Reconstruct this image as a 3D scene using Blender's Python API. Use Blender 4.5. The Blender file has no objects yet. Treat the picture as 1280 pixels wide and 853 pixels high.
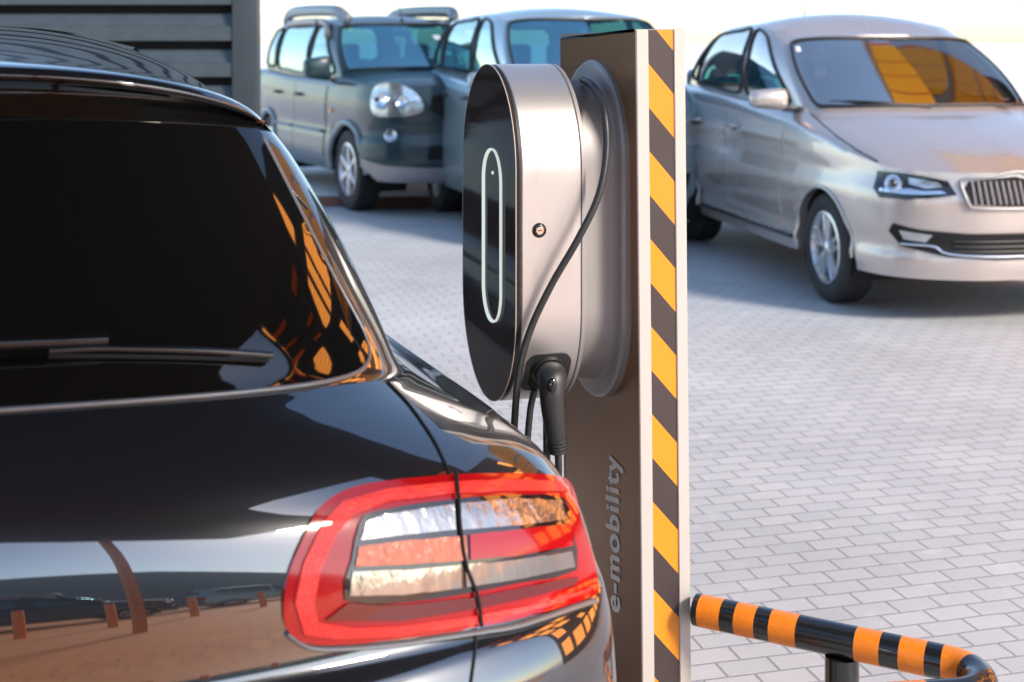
import bpy, bmesh, math, random
from mathutils import Vector, Matrix
from mathutils.bvhtree import BVHTree
from mathutils.geometry import delaunay_2d_cdt
random.seed(7)
R = math.radians
SC = bpy.context.scene
COL = SC.collection

# ------------------------------------------------------------------ camera, world, sun, exposure
F, XC, YH, H = 1750.0, 640.0, 52.0, 1.52      # focal length in photo pixels, horizon row, eye height
cam_d = bpy.data.cameras.new('camera'); cam = bpy.data.objects.new('camera', cam_d); COL.objects.link(cam)
cam.location = (0, 0, H); cam.rotation_euler = (R(90), 0, 0)
cam_d.sensor_width = 36; cam_d.lens = F / 1280 * 36
cam_d.shift_y = -(426.5 - YH) / 1280
cam_d.clip_start = 0.05; cam_d.clip_end = 3000
cam_d.dof.use_dof = True; cam_d.dof.focus_distance = 2.72; cam_d.dof.aperture_fstop = 4.8
SC.camera = cam
SUN_EL, SUN_AZ = R(33), R(130)
w = bpy.data.worlds.new('World'); SC.world = w; w.use_nodes = True
nt = w.node_tree; bg = nt.nodes['Background']
sky = nt.nodes.new('ShaderNodeTexSky'); sky.sky_type = 'NISHITA'; sky.sun_disc = False
sky.sun_elevation = SUN_EL; sky.sun_rotation = SUN_AZ; sky.dust_density = .7; sky.air_density = 1.0; sky.ozone_density = 1.6
nt.links.new(sky.outputs[0], bg.inputs[0]); bg.inputs[1].default_value = 0.15
sd = bpy.data.lights.new('sun', 'SUN'); sd.energy = 2.6; sd.angle = R(10); sd.color = (1, .9, .78)
so = bpy.data.objects.new('sun', sd); COL.objects.link(so)
sdir = Vector((math.sin(SUN_AZ) * math.cos(SUN_EL), math.cos(SUN_AZ) * math.cos(SUN_EL), math.sin(SUN_EL)))
so.rotation_euler = (-sdir).to_track_quat('-Z', 'Y').to_euler()
SC.view_settings.view_transform = 'Standard'; SC.view_settings.look = 'None'; SC.view_settings.gamma = 1
SC.view_settings.exposure = 1.08

# ------------------------------------------------------------------ materials
MATS = {}
def mat(name, col, rough=.5, metal=0, coat=0, coat_rough=.03, bump=0, bscale=60, var=0, vscale=8, spec=.5, emit=None, trans=0, stretch=None):
    if name in MATS: return MATS[name]
    m = bpy.data.materials.new(name); m.use_nodes = True; n = m.node_tree.nodes; l = m.node_tree.links
    p = n['Principled BSDF']; p.inputs['Base Color'].default_value = (*col, 1); p.inputs['Roughness'].default_value = rough
    p.inputs['Metallic'].default_value = metal; p.inputs['Coat Weight'].default_value = coat; p.inputs['Coat Roughness'].default_value = coat_rough
    p.inputs['Specular IOR Level'].default_value = spec; p.inputs['Transmission Weight'].default_value = trans
    tc = n.new('ShaderNodeTexCoord'); src = tc.outputs['Object']
    if stretch:
        mp = n.new('ShaderNodeMapping'); mp.inputs['Scale'].default_value = stretch; l.new(src, mp.inputs[0]); src = mp.outputs[0]
    if var:
        t = n.new('ShaderNodeTexNoise'); t.inputs['Scale'].default_value = vscale; t.inputs['Detail'].default_value = 6; l.new(src, t.inputs[0])
        mx = n.new('ShaderNodeMix'); mx.data_type = 'RGBA'; mx.inputs[6].default_value = (*[c * (1 - var) for c in col], 1)
        mx.inputs[7].default_value = (*[min(1, c * (1 + var)) for c in col], 1); l.new(t.outputs[0], mx.inputs[0]); l.new(mx.outputs[2], p.inputs['Base Color'])
        mr = n.new('ShaderNodeMapRange'); mr.inputs[3].default_value = rough * .8; mr.inputs[4].default_value = min(1, rough * 1.25)
        l.new(t.outputs[0], mr.inputs[0]); l.new(mr.outputs[0], p.inputs['Roughness'])
    if bump:
        t = n.new('ShaderNodeTexNoise'); t.inputs['Scale'].default_value = bscale; t.inputs['Detail'].default_value = 4; l.new(src, t.inputs[0])
        b = n.new('ShaderNodeBump'); b.inputs['Strength'].default_value = bump; b.inputs['Distance'].default_value = .004
        l.new(t.outputs[0], b.inputs['Height']); l.new(b.outputs[0], p.inputs['Normal'])
    if emit: p.inputs['Emission Color'].default_value = (*emit[0], 1); p.inputs['Emission Strength'].default_value = emit[1]
    MATS[name] = m; return m
def glass(name, tint, gloss=.08):
    if name in MATS: return MATS[name]
    m = bpy.data.materials.new(name); m.use_nodes = True; n = m.node_tree.nodes; l = m.node_tree.links
    n.remove(n['Principled BSDF']); out = n['Material Output']
    tr = n.new('ShaderNodeBsdfTransparent'); tr.inputs[0].default_value = (*tint, 1)
    gl = n.new('ShaderNodeBsdfGlossy'); gl.inputs['Roughness'].default_value = .02; gl.inputs[0].default_value = (*[min(1, .25 + .9 * q) for q in tint], 1)
    fr = n.new('ShaderNodeFresnel'); fr.inputs[0].default_value = 1.52
    ad = n.new('ShaderNodeMath'); ad.operation = 'MULTIPLY_ADD'; ad.inputs[1].default_value = .55; ad.inputs[2].default_value = gloss; ad.use_clamp = True; l.new(fr.outputs[0], ad.inputs[0])
    mx = n.new('ShaderNodeMixShader'); l.new(ad.outputs[0], mx.inputs[0]); l.new(tr.outputs[0], mx.inputs[1]); l.new(gl.outputs[0], mx.inputs[2])
    l.new(mx.outputs[0], out.inputs[0]); MATS[name] = m; return m

M_navy = mat('navy_black_paint', (.010, .014, .020), .25, .3, 1, .012); M_navy.node_tree.nodes['Principled BSDF'].inputs['Coat IOR'].default_value = 2.35
M_blackglass = mat('black_privacy_glass', (.004, .004, .004), .04, 0, 0, spec=.9)
M_gloss = mat('gloss_black_trim', (.006, .006, .007), .16, 0, .6)
M_rubber = mat('tyre_rubber', (.022, .021, .022), .75, bump=.3, bscale=90, var=.2)
M_black = mat('black_plastic', (.02, .021, .023), .42, bump=.15, bscale=400)
M_matte = mat('underbody_black', (.008, .008, .008), .9)
M_rim = mat('silver_rim', (.62, .63, .64), .28, .85, .3)
M_chrome = mat('chrome', (.85, .85, .86), .08, 1)
M_seal = mat('seal_rubber', (.012, .013, .014), .5)
M_sealgrey = mat('grey_seal', (.25, .26, .27), .3, .5)
M_steel = mat('brushed_steel', (.56, .53, .52), .42, .85, bump=.06, bscale=40, stretch=(60, 60, 1.5), var=.05)
M_steeldark = mat('satin_grey_metal', (.30, .28, .28), .55, .45, var=.08, vscale=5)
M_flange = mat('grey_painted_flange', (.34, .32, .32), .4, .5, var=.05)
M_alu = mat('anodised_aluminium', (.50, .455, .43), .5, .12, bump=.04, bscale=30, stretch=(80, 80, 1), var=.03)
M_panel = mat('bronze_panel', (.27, .135, .06), .30, .5, bump=.03, bscale=30, stretch=(60, 60, 1), var=.08)
M_yellow = mat('hazard_yellow', (.78, .255, .007), .45, 0, .1, var=.04)
M_hazblack = mat('hazard_black', (.045, .03, .03), .5, var=.12)
M_orange = mat('reflective_orange', (.85, .22, .01), .42, 0, .25, var=.22, vscale=30, bump=.2, bscale=120)
M_tubeblack = mat('powder_black_tube', (.012, .014, .016), .22, 0, .5, var=.2, vscale=30)
M_white = mat('white_vinyl', (.93, .93, .93), .7)
M_piano = mat('dark_brown_glass_panel', (.040, .026, .022), .06, 0, 0, spec=.12); M_piano.node_tree.nodes['Principled BSDF'].inputs['IOR'].default_value = 1.22
M_ledring = mat('led_ring', (.72, .74, .71), .35, emit=((.8, .9, .84), .30))
M_redlens = mat('red_lens', (.40, .003, .006), .12, 0, .35, .02)
M_redbright = mat('red_light_guide', (.80, .022, .016), .2, 0, .3, .02, bump=.5, bscale=320)
M_reddark = mat('dark_red_lens', (.13, .002, .004), .10, 0, 1, .02)
M_clearlens = mat('clear_lens', (.40, .37, .35), .14, .85, .5, .01, bump=.7, bscale=45, stretch=(1, 1, .35), var=.3, vscale=20)
M_smoke = mat('smoked_lens', (.02, .01, .012), .08, 0, 1)
M_sedan = mat('warm_tinted_silver_paint', (.53, .465, .43), .28, .55, 1, .03, var=.03, vscale=2)  # warm flare glow mixed into the silver base colour
M_suv = mat('dark_green_grey_paint', (.014, .040, .048), .35, .2, .35, .03)
M_hatch = mat('blue_silver_paint', (.30, .39, .42), .30, .5, .8, .03)
M_lamp = mat('headlight_clear', (.50, .54, .56), .12, .75, 1, .02, bump=.8, bscale=26, var=.35, vscale=14)
M_intd = mat('car_interior', (.05, .05, .055), .8)
M_seat = mat('seat_fabric', (.10, .105, .11), .85)
M_louvre = mat('charcoal_metal_slats', (.055, .072, .082), .4, .3, bump=.25, bscale=220, var=.25, vscale=14)
M_frame = mat('charcoal_frame', (.045, .055, .065), .42, .3, var=.1)
G_teal = glass('tinted_windscreen', (.22, .62, .70), .07)
G_side = glass('side_glass', (.45, .62, .60), .08)
G_sedan = glass('sedan_glass', (.58, .52, .46), .34)

# ------------------------------------------------------------------ helpers
def link(name, me, m=None, parent=None):
    o = bpy.data.objects.new(name, me); COL.objects.link(o)
    if m:
        for mm in (m if isinstance(m, (list, tuple)) else [m]): me.materials.append(mm)
    if parent: o.parent = parent
    return o
def tag(o, label, cat, group=None, kind=None):
    if label: o['label'] = label
    if cat: o['category'] = cat
    if group: o['group'] = group
    if kind: o['kind'] = kind
    return o
def empty(name, loc=(0, 0, 0), rz=0, ry=0):
    o = bpy.data.objects.new(name, None); COL.objects.link(o); o.location = loc; o.rotation_euler = (0, ry, rz); return o
def smooth(me, ang=40):
    for p in me.polygons: p.use_smooth = True
    try: me.set_sharp_from_angle(angle=R(ang))
    except Exception: pass
def from_bm(name, bm, m, parent=None, ang=40, norm=True):
    if norm: bmesh.ops.recalc_face_normals(bm, faces=bm.faces)
    me = bpy.data.meshes.new(name); bm.to_mesh(me); bm.free(); smooth(me, ang); return link(name, me, m, parent)
def pydata(name, vs, fs, m, parent=None, ang=40, recalc=False):
    me = bpy.data.meshes.new(name); me.from_pydata([tuple(v) for v in vs], [], fs); me.update()
    if recalc:
        bm = bmesh.new(); bm.from_mesh(me); bmesh.ops.recalc_face_normals(bm, faces=bm.faces); bm.to_mesh(me); bm.free()
    smooth(me, ang); return link(name, me, m, parent)
def box(bm, c, s, rot=None, bev=0):
    r = bmesh.ops.create_cube(bm, size=1); vs = r['verts']
    bmesh.ops.scale(bm, vec=s, verts=vs)
    if bev:
        es = list({e for v in vs for e in v.link_edges})
        rr = bmesh.ops.bevel(bm, geom=es, offset=bev, segments=2, affect='EDGES', profile=.5)
        vs = list({v for f in rr['faces'] for v in f.verts} | {v for v in vs if v.is_valid})
    if rot is not None: bmesh.ops.rotate(bm, cent=(0, 0, 0), matrix=rot, verts=vs)
    bmesh.ops.translate(bm, vec=c, verts=vs); return vs
def crom(P, t):
    n = len(P); i = min(int(t), n - 2); f = t - i
    p1, p2 = P[i], P[i + 1]; p0 = P[i - 1] if i > 0 else [2 * a - b for a, b in zip(p1, p2)]; p3 = P[i + 2] if i + 2 < n else [2 * b - a for a, b in zip(p1, p2)]
    return [0.5 * ((2 * b) + (-a + c) * f + (2 * a - 5 * b + 4 * c - d) * f * f + (-a + 3 * b - 3 * c + d) * f ** 3) for a, b, c, d in zip(p0, p1, p2, p3)]
def spline(P, n):
    return [Vector(crom(P, (len(P) - 1) * k / n)) for k in range(n + 1)]
def tube(name, pts, rad, m, parent=None, seg=14, closed_ends=True, matfn=None, flat=None):
    """tube swept along pts; rad number or list; flat=(side vector scale) list for oval sections"""
    n = len(pts); vs = []; fs = []; rads = rad if isinstance(rad, (list, tuple)) else [rad] * n
    up = None
    for i, p in enumerate(pts):
        d = (pts[min(i + 1, n - 1)] - pts[max(i - 1, 0)]).normalized()
        if up is None:
            up = Vector((0, 0, 1)) if abs(d.z) < .9 else Vector((0, 1, 0))
        a = d.cross(up).normalized(); up = a.cross(d).normalized()
        k = flat[i] if flat else 1
        for j in range(seg):
            t = 2 * math.pi * j / seg
            vs.append(p + a * math.cos(t) * rads[i] + up * math.sin(t) * rads[i] * k)
    for i in range(n - 1):
        for j in range(seg):
            fs.append((i * seg + j, i * seg + (j + 1) % seg, (i + 1) * seg + (j + 1) % seg, (i + 1) * seg + j))
    if closed_ends:
        fs.append(tuple(range(seg))[::-1]); fs.append(tuple((n - 1) * seg + j for j in range(seg)))
    me = bpy.data.meshes.new(name); me.from_pydata([tuple(v) for v in vs], [], fs); me.update(); smooth(me, 50)
    o = link(name, me, m, parent)
    if matfn:
        for k in range((n - 1) * seg): me.polygons[k].material_index = matfn(k // seg)
    return o
def lathe(bm, prof, seg=40, axis='Y', center=(0, 0, 0), closed=False):
    """prof: list of (r, h) along the axis"""
    rings = []
    for r, h in prof:
        ring = []
        for k in range(seg):
            t = 2 * math.pi * k / seg; c, s = r * math.cos(t), r * math.sin(t)
            v = (c, h, s) if axis == 'Y' else ((c, s, h) if axis == 'Z' else (h, c, s))
            ring.append(bm.verts.new(Vector(v) + Vector(center)))
        rings.append(ring)
    idx = list(range(len(rings) - 1)) + ([len(rings) - 1] if closed else [])
    for i in idx:
        a, b = rings[i], rings[(i + 1) % len(rings)]
        for k in range(seg):
            bm.faces.new((a[k], a[(k + 1) % seg], b[(k + 1) % seg], b[k]))
    return rings
def ray(px, py):
    return Vector(((px - XC) / F, 1.0, -(py - YH) / F))
def at(px, py, Y):
    d = ray(px, py); return Vector((d.x * Y, Y, H + d.z * Y))
def dense(poly, n, close=True):
    """closed Catmull-Rom through the polygon"""
    m = len(poly); out = []
    for i in range(m):
        p0, p1, p2, p3 = poly[i - 1], poly[i], poly[(i + 1) % m], poly[(i + 2) % m]
        for k in range(n):
            f = k / n
            out.append(tuple(0.5 * ((2 * b) + (-a + c) * f + (2 * a - 5 * b + 4 * c - d) * f * f + (-a + 3 * b - 3 * c + d) * f ** 3) for a, b, c, d in zip(p0, p1, p2, p3)))
    return out
def lin(poly, step):
    m = len(poly); out = []
    for i in range(m):
        a, b = poly[i], poly[(i + 1) % m]; L = math.hypot(b[0] - a[0], b[1] - a[1]); k = max(1, int(L / step))
        for j in range(k): out.append((a[0] + (b[0] - a[0]) * j / k, a[1] + (b[1] - a[1]) * j / k))
    return out
def inside(p, poly):
    x, y = p; c = False; n = len(poly)
    for i in range(n):
        x1, y1 = poly[i]; x2, y2 = poly[i - 1]
        if (y1 > y) != (y2 > y) and x < (x2 - x1) * (y - y1) / (y2 - y1) + x1: c = not c
    return c
def patch(name, poly, fn, sx, sy, m, parent, off=.004, thick=.006, round_n=0, ang=50):
    """polygon in a 2-D parameter space, meshed and laid on a surface. fn(a,b)->(point, normal)"""
    P = dense(poly, round_n) if round_n else poly
    Q = lin([(x / sx, y / sy) for x, y in P], 1.0)
    xs = [q[0] for q in Q]; ys = [q[1] for q in Q]
    pts = list(Q); n = len(Q)
    y = math.floor(min(ys)) + .5
    while y < max(ys):
        x = math.floor(min(xs)) + .5
        while x < max(xs):
            if inside((x, y), Q):
                dmin = min((x - q[0]) ** 2 + (y - q[1]) ** 2 for q in Q)
                if dmin > .2: pts.append((x, y))
            x += 1
        y += 1
    r = delaunay_2d_cdt([Vector(p) for p in pts], [], [list(range(n))], 1, 1e-5)
    V, Fc = r[0], r[2]
    top = []; bot = []
    for v in V:
        p, nn = fn(v.x * sx, v.y * sy); top.append(p + nn * off); bot.append(p + nn * (off - thick))
    k = len(top); vs = top + bot; fs = [tuple(f) for f in Fc]
    cnt = {}
    for f in Fc:
        for i in range(len(f)):
            e = (f[i], f[(i + 1) % len(f)]); cnt[e] = cnt.get(e, 0) + 1
    for (a, b) in cnt:
        if (b, a) not in cnt: fs.append((b, a, a + k, b + k))
    return pydata(name, vs, fs, m, parent, ang)
def copy_tree(o, parent=None):
    c = o.copy(); COL.objects.link(c); c.parent = parent
    for ch in list(o.children): copy_tree(ch, c)
    return c

# ------------------------------------------------------------------ ground
def ground_mat(name, c1, c2, mortar, ang, bw=.132, rh=.078, bump=.6):
    m = bpy.data.materials.new(name); m.use_nodes = True; n = m.node_tree.nodes; l = m.node_tree.links; p = n['Principled BSDF']
    tc = n.new('ShaderNodeTexCoord'); mp = n.new('ShaderNodeMapping'); mp.inputs['Rotation'].default_value = (0, 0, ang); l.new(tc.outputs['Object'], mp.inputs[0])
    wn = n.new('ShaderNodeTexNoise'); wn.inputs['Scale'].default_value = 1.3; wn.inputs['Detail'].default_value = 3; l.new(mp.outputs[0], wn.inputs[0])
    wv = n.new('ShaderNodeVectorMath'); wv.operation = 'SCALE'; wv.inputs['Scale'].default_value = .035; l.new(wn.outputs['Color'], wv.inputs[0])
    wa = n.new('ShaderNodeVectorMath'); wa.operation = 'ADD'; l.new(mp.outputs[0], wa.inputs[0]); l.new(wv.outputs[0], wa.inputs[1])
    b = n.new('ShaderNodeTexBrick'); l.new(wa.outputs[0], b.inputs['Vector']); b.inputs['Scale'].default_value = 1
    b.inputs['Brick Width'].default_value = bw; b.inputs['Row Height'].default_value = rh; b.inputs['Mortar Size'].default_value = .0045
    b.inputs['Mortar Smooth'].default_value = .4; b.inputs['Bias'].default_value = 0
    b.inputs['Color1'].default_value = (*c1, 1); b.inputs['Color2'].default_value = (*c2, 1); b.inputs['Mortar'].default_value = (*mortar, 1)
    ns = n.new('ShaderNodeTexNoise'); ns.inputs['Scale'].default_value = .9; ns.inputs['Detail'].default_value = 9; ns.inputs['Roughness'].default_value = .65; l.new(tc.outputs['Object'], ns.inputs[0])
    rp = n.new('ShaderNodeMapRange'); rp.inputs[1].default_value = .3; rp.inputs[2].default_value = .7; rp.inputs[3].default_value = .84; rp.inputs[4].default_value = 1.1; l.new(ns.outputs[0], rp.inputs[0])
    mu = n.new('ShaderNodeVectorMath'); mu.operation = 'SCALE'; l.new(b.outputs['Color'], mu.inputs[0]); l.new(rp.outputs[0], mu.inputs['Scale'])
    n2 = n.new('ShaderNodeTexNoise'); n2.inputs['Scale'].default_value = .35; n2.inputs['Detail'].default_value = 12; n2.inputs['Roughness'].default_value = .72; l.new(tc.outputs['Object'], n2.inputs[0])
    r2 = n.new('ShaderNodeMapRange'); r2.inputs[1].default_value = .50; r2.inputs[2].default_value = .66; r2.inputs[3].default_value = 0; r2.inputs[4].default_value = .42; l.new(n2.outputs[0], r2.inputs[0])
    n3 = n.new('ShaderNodeTexNoise'); n3.inputs['Scale'].default_value = 9; n3.inputs['Detail'].default_value = 5; l.new(tc.outputs['Object'], n3.inputs[0])
    r3 = n.new('ShaderNodeMapRange'); r3.inputs[1].default_value = .62; r3.inputs[2].default_value = .72; r3.inputs[3].default_value = 0; r3.inputs[4].default_value = .35; l.new(n3.outputs[0], r3.inputs[0])
    m2 = n.new('ShaderNodeMix'); m2.data_type = 'RGBA'; l.new(r2.outputs[0], m2.inputs[0]); l.new(mu.outputs[0], m2.inputs[6]); m2.inputs[7].default_value = (*[q * .72 for q in mortar], 1) if False else (*[q * .78 for q in c1], 1)
    m3 = n.new('ShaderNodeMix'); m3.data_type = 'RGBA'; l.new(r3.outputs[0], m3.inputs[0]); l.new(m2.outputs[2], m3.inputs[6]); m3.inputs[7].default_value = (*[min(.8, q * 1.25) for q in c2], 1)
    l.new(m3.outputs[2], p.inputs['Base Color']); p.inputs['Roughness'].default_value = .62
    fn = n.new('ShaderNodeTexNoise'); fn.inputs['Scale'].default_value = 120; fn.inputs['Detail'].default_value = 3; l.new(tc.outputs['Object'], fn.inputs[0])
    hs = n.new('ShaderNodeMath'); hs.operation = 'MULTIPLY_ADD'; hs.inputs[1].default_value = -1.0; l.new(b.outputs['Fac'], hs.inputs[0])
    f2 = n.new('ShaderNodeMath'); f2.operation = 'MULTIPLY'; f2.inputs[1].default_value = .25; l.new(fn.outputs[0], f2.inputs[0]); l.new(f2.outputs[0], hs.inputs[2])
    bp = n.new('ShaderNodeBump'); bp.inputs['Strength'].default_value = bump; bp.inputs['Distance'].default_value = .006; l.new(hs.outputs[0], bp.inputs['Height']); l.new(bp.outputs[0], p.inputs['Normal'])
    return m
def sheet(name, x0, x1, y0, y1, z, m, nx=1, ny=1, kind='structure', rough=0):
    vs = []; fs = []
    for j in range(ny + 1):
        for i in range(nx + 1):
            vs.append((x0 + (x1 - x0) * i / nx, y0 + (y1 - y0) * j / ny, z + (random.uniform(-rough, rough) if rough else 0)))
    for j in range(ny):
        for i in range(nx):
            a = j * (nx + 1) + i; fs.append((a, a + 1, a + nx + 2, a + nx + 1))
    o = pydata(name, vs, fs, m); o['kind'] = kind; return o
M_pav = ground_mat('grey_concrete_pavers', (.425, .443, .455), (.478, .488, .496), (.285, .295, .30), R(-15))
M_tinted = ground_mat('light_tinted_pavers', (.74, .25, .06), (.80, .31, .09), (.4, .16, .06), R(4))  # orange of low sunlight put into the paver colour
M_pale = mat('pale_gravel', (.86, .82, .81), .9, bump=1, bscale=25, var=.12, vscale=3)
sheet('ground', -300, 300, -300, 900, -.02, mat('dusty_ground', (.84, .80, .79), .9, var=.15, vscale=.4), 4, 4)
sheet('pavement', -14, 16, .3, 12.9, 0, M_pav)
sheet('light_tinted_yard', -25, 30, -30, .3, -.004, M_tinted)
sheet('gravel_yard', -60, 60, 13.05, 60, .05, M_pale, 60, 30, rough=.01)
bm = bmesh.new()
for k in range(40):
    box(bm, (-14 + .75 * k + .375, 12.98, .03), (.742, .14, .10), bev=.012)
kb = from_bm('kerb', bm, mat('red_brown_kerb', (.20, .09, .065), .8, bump=.5, bscale=80, var=.25)); kb['kind'] = 'structure'

# ------------------------------------------------------------------ wheels
def wheel(parent, loc, rad, width, style, side, name='wheel'):
    """axle along local Y, side=+1: outer face towards +Y"""
    wr = empty(name, loc); wr.parent = parent
    hw = width / 2; rr = rad * .655
    bm = bmesh.new()
    prof = [(rr, -hw * .8), (rr + .02, -hw * .98), (rad - .05, -hw), (rad - .015, -hw * .9), (rad, -hw * .68), (rad - .004, -hw * .3), (rad, -hw * .28), (rad, -.006), (rad - .006, 0), (rad, .006), (rad, hw * .28), (rad - .004, hw * .3), (rad, hw * .68), (rad - .015, hw * .9), (rad - .05, hw), (rr + .02, hw * .98), (rr, hw * .8)]
    lathe(bm, prof, 48, closed=True)
    from_bm('tyre', bm, M_rubber, wr)
    bm = bmesh.new()
    s = side
    lathe(bm, [(rr + .004, s * hw * .92), (rr - .012, s * hw * .96), (rr - .018, s * hw * .8), (rr - .03, s * hw * .3), (rr - .03, -s * hw * .7)], 48)
    def spoke(a, w0, w1, r0, r1, h0, h1):
        Rm = Matrix.Rotation(a, 3, 'Y'); pts = []
        for (r, wd, h) in ((r0, w0, h0), ((r0 + r1) / 2, (w0 + w1) / 2, h0 + (h1 - h0) * .3 + .006), (r1, w1, h1)):
            for (x, hh) in ((-wd, h), (-wd * .55, h + .014), (wd * .55, h + .014), (wd, h), (wd, h - .03), (-wd, h - .03)):
                pts.append(bm.verts.new(Rm @ Vector((x, s * hh, r))))
        for i in range(2):
            for j in range(6):
                bm.faces.new((pts[i * 6 + j], pts[i * 6 + (j + 1) % 6], pts[i * 6 + 6 + (j + 1) % 6], pts[i * 6 + 6 + j]))
        bm.faces.new(pts[:6]); bm.faces.new(pts[-6:])
    h0, h1 = hw * .72, hw * .80
    if style == 'double5':
        for k in range(5):
            for d in (-.17, .17): spoke(k * 2 * math.pi / 5 + d, .016, .014, .03, rr - .012, h0, h1)
    elif style == 'six':
        for k in range(6): spoke(k * math.pi / 3, .030, .022, .03, rr - .012, h0, h1)
    else:
        for k in range(9): spoke(k * 2 * math.pi / 9, .020, .034, .03, rr - .012, h0, h1)
    lathe(bm, [(.001, s * (h0 + .022)), (.03, s * (h0 + .020)), (.048, s * (h0 + .006)), (.055, s * (h0 - .03))], 24)
    from_bm('rim', bm, M_rim, wr, 35)
    bm = bmesh.new()
    lathe(bm, [(.001, s * hw * .15), (rr - .035, s * hw * .15), (rr - .035, s * hw * .05)], 32)
    from_bm('brake_disc', bm, M_matte, wr)
    return wr

# ------------------------------------------------------------------ generic car
class Car:
    """Body = three bands that share one column parameter t (front centre -> side -> rear centre):
       wall (bottom..shoulder line W), deck (W..glass base B), house (B..roof edge R), roof cap."""
    def __init__(s, cols, prof, wb, ra, zc, sill, root, paint, hood_bulge=.035, crown=.05, front_lip=.2):
        s.cols = cols; s.prof = prof; s.wb = wb; s.ra = ra; s.zc = zc; s.sill = sill; s.root = root; s.paint = paint
        s.hb = hood_bulge; s.crown = crown; s.N = len(cols) - 1; s.fl = front_lip
    def C(s, t): 
        v = crom(s.cols, max(0, min(s.N, t)))
        return Vector((v[0], max(0, v[1]), v[2])), Vector((v[3], max(0, v[4]), v[5])), Vector((v[6], max(0, v[7]), v[8]))
    def nrm2(s, t):
        a = s.C(t - .05)[0]; b = s.C(t + .05)[0]; d = b - a
        if t < .05: return Vector((1, 0, 0))
        if t > s.N - .05: return Vector((-1, 0, 0))
        n = Vector((-d.y, d.x, 0)); n = n if n.y > 0 or (n.length and abs(n.x) > .9 and n.x > 0) else n
        n = Vector((d.y, -d.x, 0)).normalized()
        return n if n.dot(Vector((W0x(a), a.y, 0))) > 0 else -n
    def zb(s, x):
        z = s.sill
        for xa in (0, -s.wb):
            q = s.ra ** 2 - (x - xa) ** 2
            if q > 0: z = max(z, s.zc + math.sqrt(q))
        return z
    def pz(s, z):
        P = s.prof
        if z <= P[0][0]: return P[0][1]
        for (a, b), (c, d) in zip(P, P[1:]):
            if z <= c:
                f = (z - a) / (c - a); f = f * f * (3 - 2 * f); return b + (d - b) * f
        return P[-1][1]
    def wall(s, t, z, side=1):
        Wp, _, _ = s.C(t); n = s.nrm2(t)
        k = max(0.0, min(1.0, (Wp.z - z) / .12))
        d = s.pz(z) * k
        p = Vector((Wp.x, Wp.y, 0)) + n * d; p.z = z
        if p.y < 0: p.y = 0
        p.y *= side; return p
    def deck(s, t, f, side=1):
        Wp, B, _ = s.C(t); p = Wp.lerp(B, f)
        front = max(0, 1 - t / 4.0); p.z += s.hb * math.sin(math.pi * f ** .7) * (.35 + .65 * front)
        p.y *= side; return p
    def house(s, t, f, side=1):
        _, B, Rf = s.C(t); p = B.lerp(Rf, f); n = s.nrm2(t); p += Vector((n.x, n.y, .5)) * (.035 * math.sin(math.pi * f)); p.y = max(0, p.y) * side; return p
    def roof(s, t, f, side=1):
        _, _, Rf = s.C(t); g = f
        p = Vector((Rf.x * (1 - g) + (max(min(Rf.x, s.cols[0][6]), s.cols[-1][6])) * g, Rf.y * (1 - g), Rf.z))
        k = 1 - (1 - g) ** 2
        L = s.cols[0][6] - s.cols[-1][6]; u = (s.cols[0][6] - Rf.x) / L
        p.z += s.crown * k * (math.sin(math.pi * max(0, min(1, u))) ** .5 if 0 < u < 1 else 0); p.y *= side; return p
    def fn(s, band, side=1):
        f0 = getattr(s, band)
        def g(a, b):
            e = .02; p = f0(a, b, side)
            da = f0(min(s.N, a + e), b, side) - f0(max(0, a - e), b, side); db = f0(a, b + .01, side) - f0(a, b - .01, side)
            n = da.cross(db)
            if n.length < 1e-9: n = Vector((0, 0, 1))
            n.normalize()
            ref = p - Vector((-s.wb / 2, 0, .7)); ref.x *= .35
            if n.dot(ref) < 0: n = -n
            return p, n
        return g
    def build(s, holes, per=12, rows=(14, 7, 12, 5)):
        """holes: list of house-band polygons to leave open; 'both sides'"""
        for side in (1, -1): pass
        bm = bmesh.new(); nt_ = s.N * per
        for side in (1, -1):
            grid = []
            for i in range(nt_ + 1):
                t = i / per; col = []
                Wp = s.C(t)[0]; n = s.nrm2(t)
                xb = Wp.x
                z0 = s.zb(xb) if Wp.y > .5 else s.sill
                for j in range(rows[0]):
                    z = z0 + (Wp.z - z0) * (j / rows[0]); col.append(s.wall(t, z, side))
                for j in range(rows[1]): col.append(s.deck(t, j / rows[1], side))
                for j in range(rows[2]): col.append(s.house(t, j / rows[2], side))
                for j in range(rows[3] + 1): col.append(s.roof(t, j / rows[3], side))
                lip = col[0].copy(); lip.y -= side * .05; lip.z += .01 
                grid.append([bm.verts.new(lip)] + [bm.verts.new(p) for p in col])
            nr = len(grid[0]); h0 = 1 + rows[0] + rows[1]
            for i in range(nt_):
                for j in range(nr - 1):
                    tc = (i + .5) / per
                    if h0 <= j < h0 + rows[2]:
                        fc = (j - h0 + .5) / rows[2]
                        if any(inside((tc, fc), h) for h in holes): continue
                    q = (grid[i][j], grid[i + 1][j], grid[i + 1][j + 1], grid[i][j + 1])
                    try: bm.faces.new(q if side > 0 else q[::-1])
                    except ValueError: pass
        bmesh.ops.remove_doubles(bm, verts=bm.verts, dist=.0008)
        bmesh.ops.dissolve_degenerate(bm, dist=.0002, edges=bm.edges)
        return from_bm('body', bm, s.paint, s.root, 38)
    def P(s, name, band, poly, m, sides=(1, -1), off=.004, thick=.012, rn=0, sx=.12, sy=None, parent=None):
        out = []
        for sd in sides:
            sy_ = sy or (.03 if band == 'wall' else .06)
            out.append(patch(name, poly, s.fn(band, sd), sx, sy_, m, parent or s.root, off, thick, rn))
        return out
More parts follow.
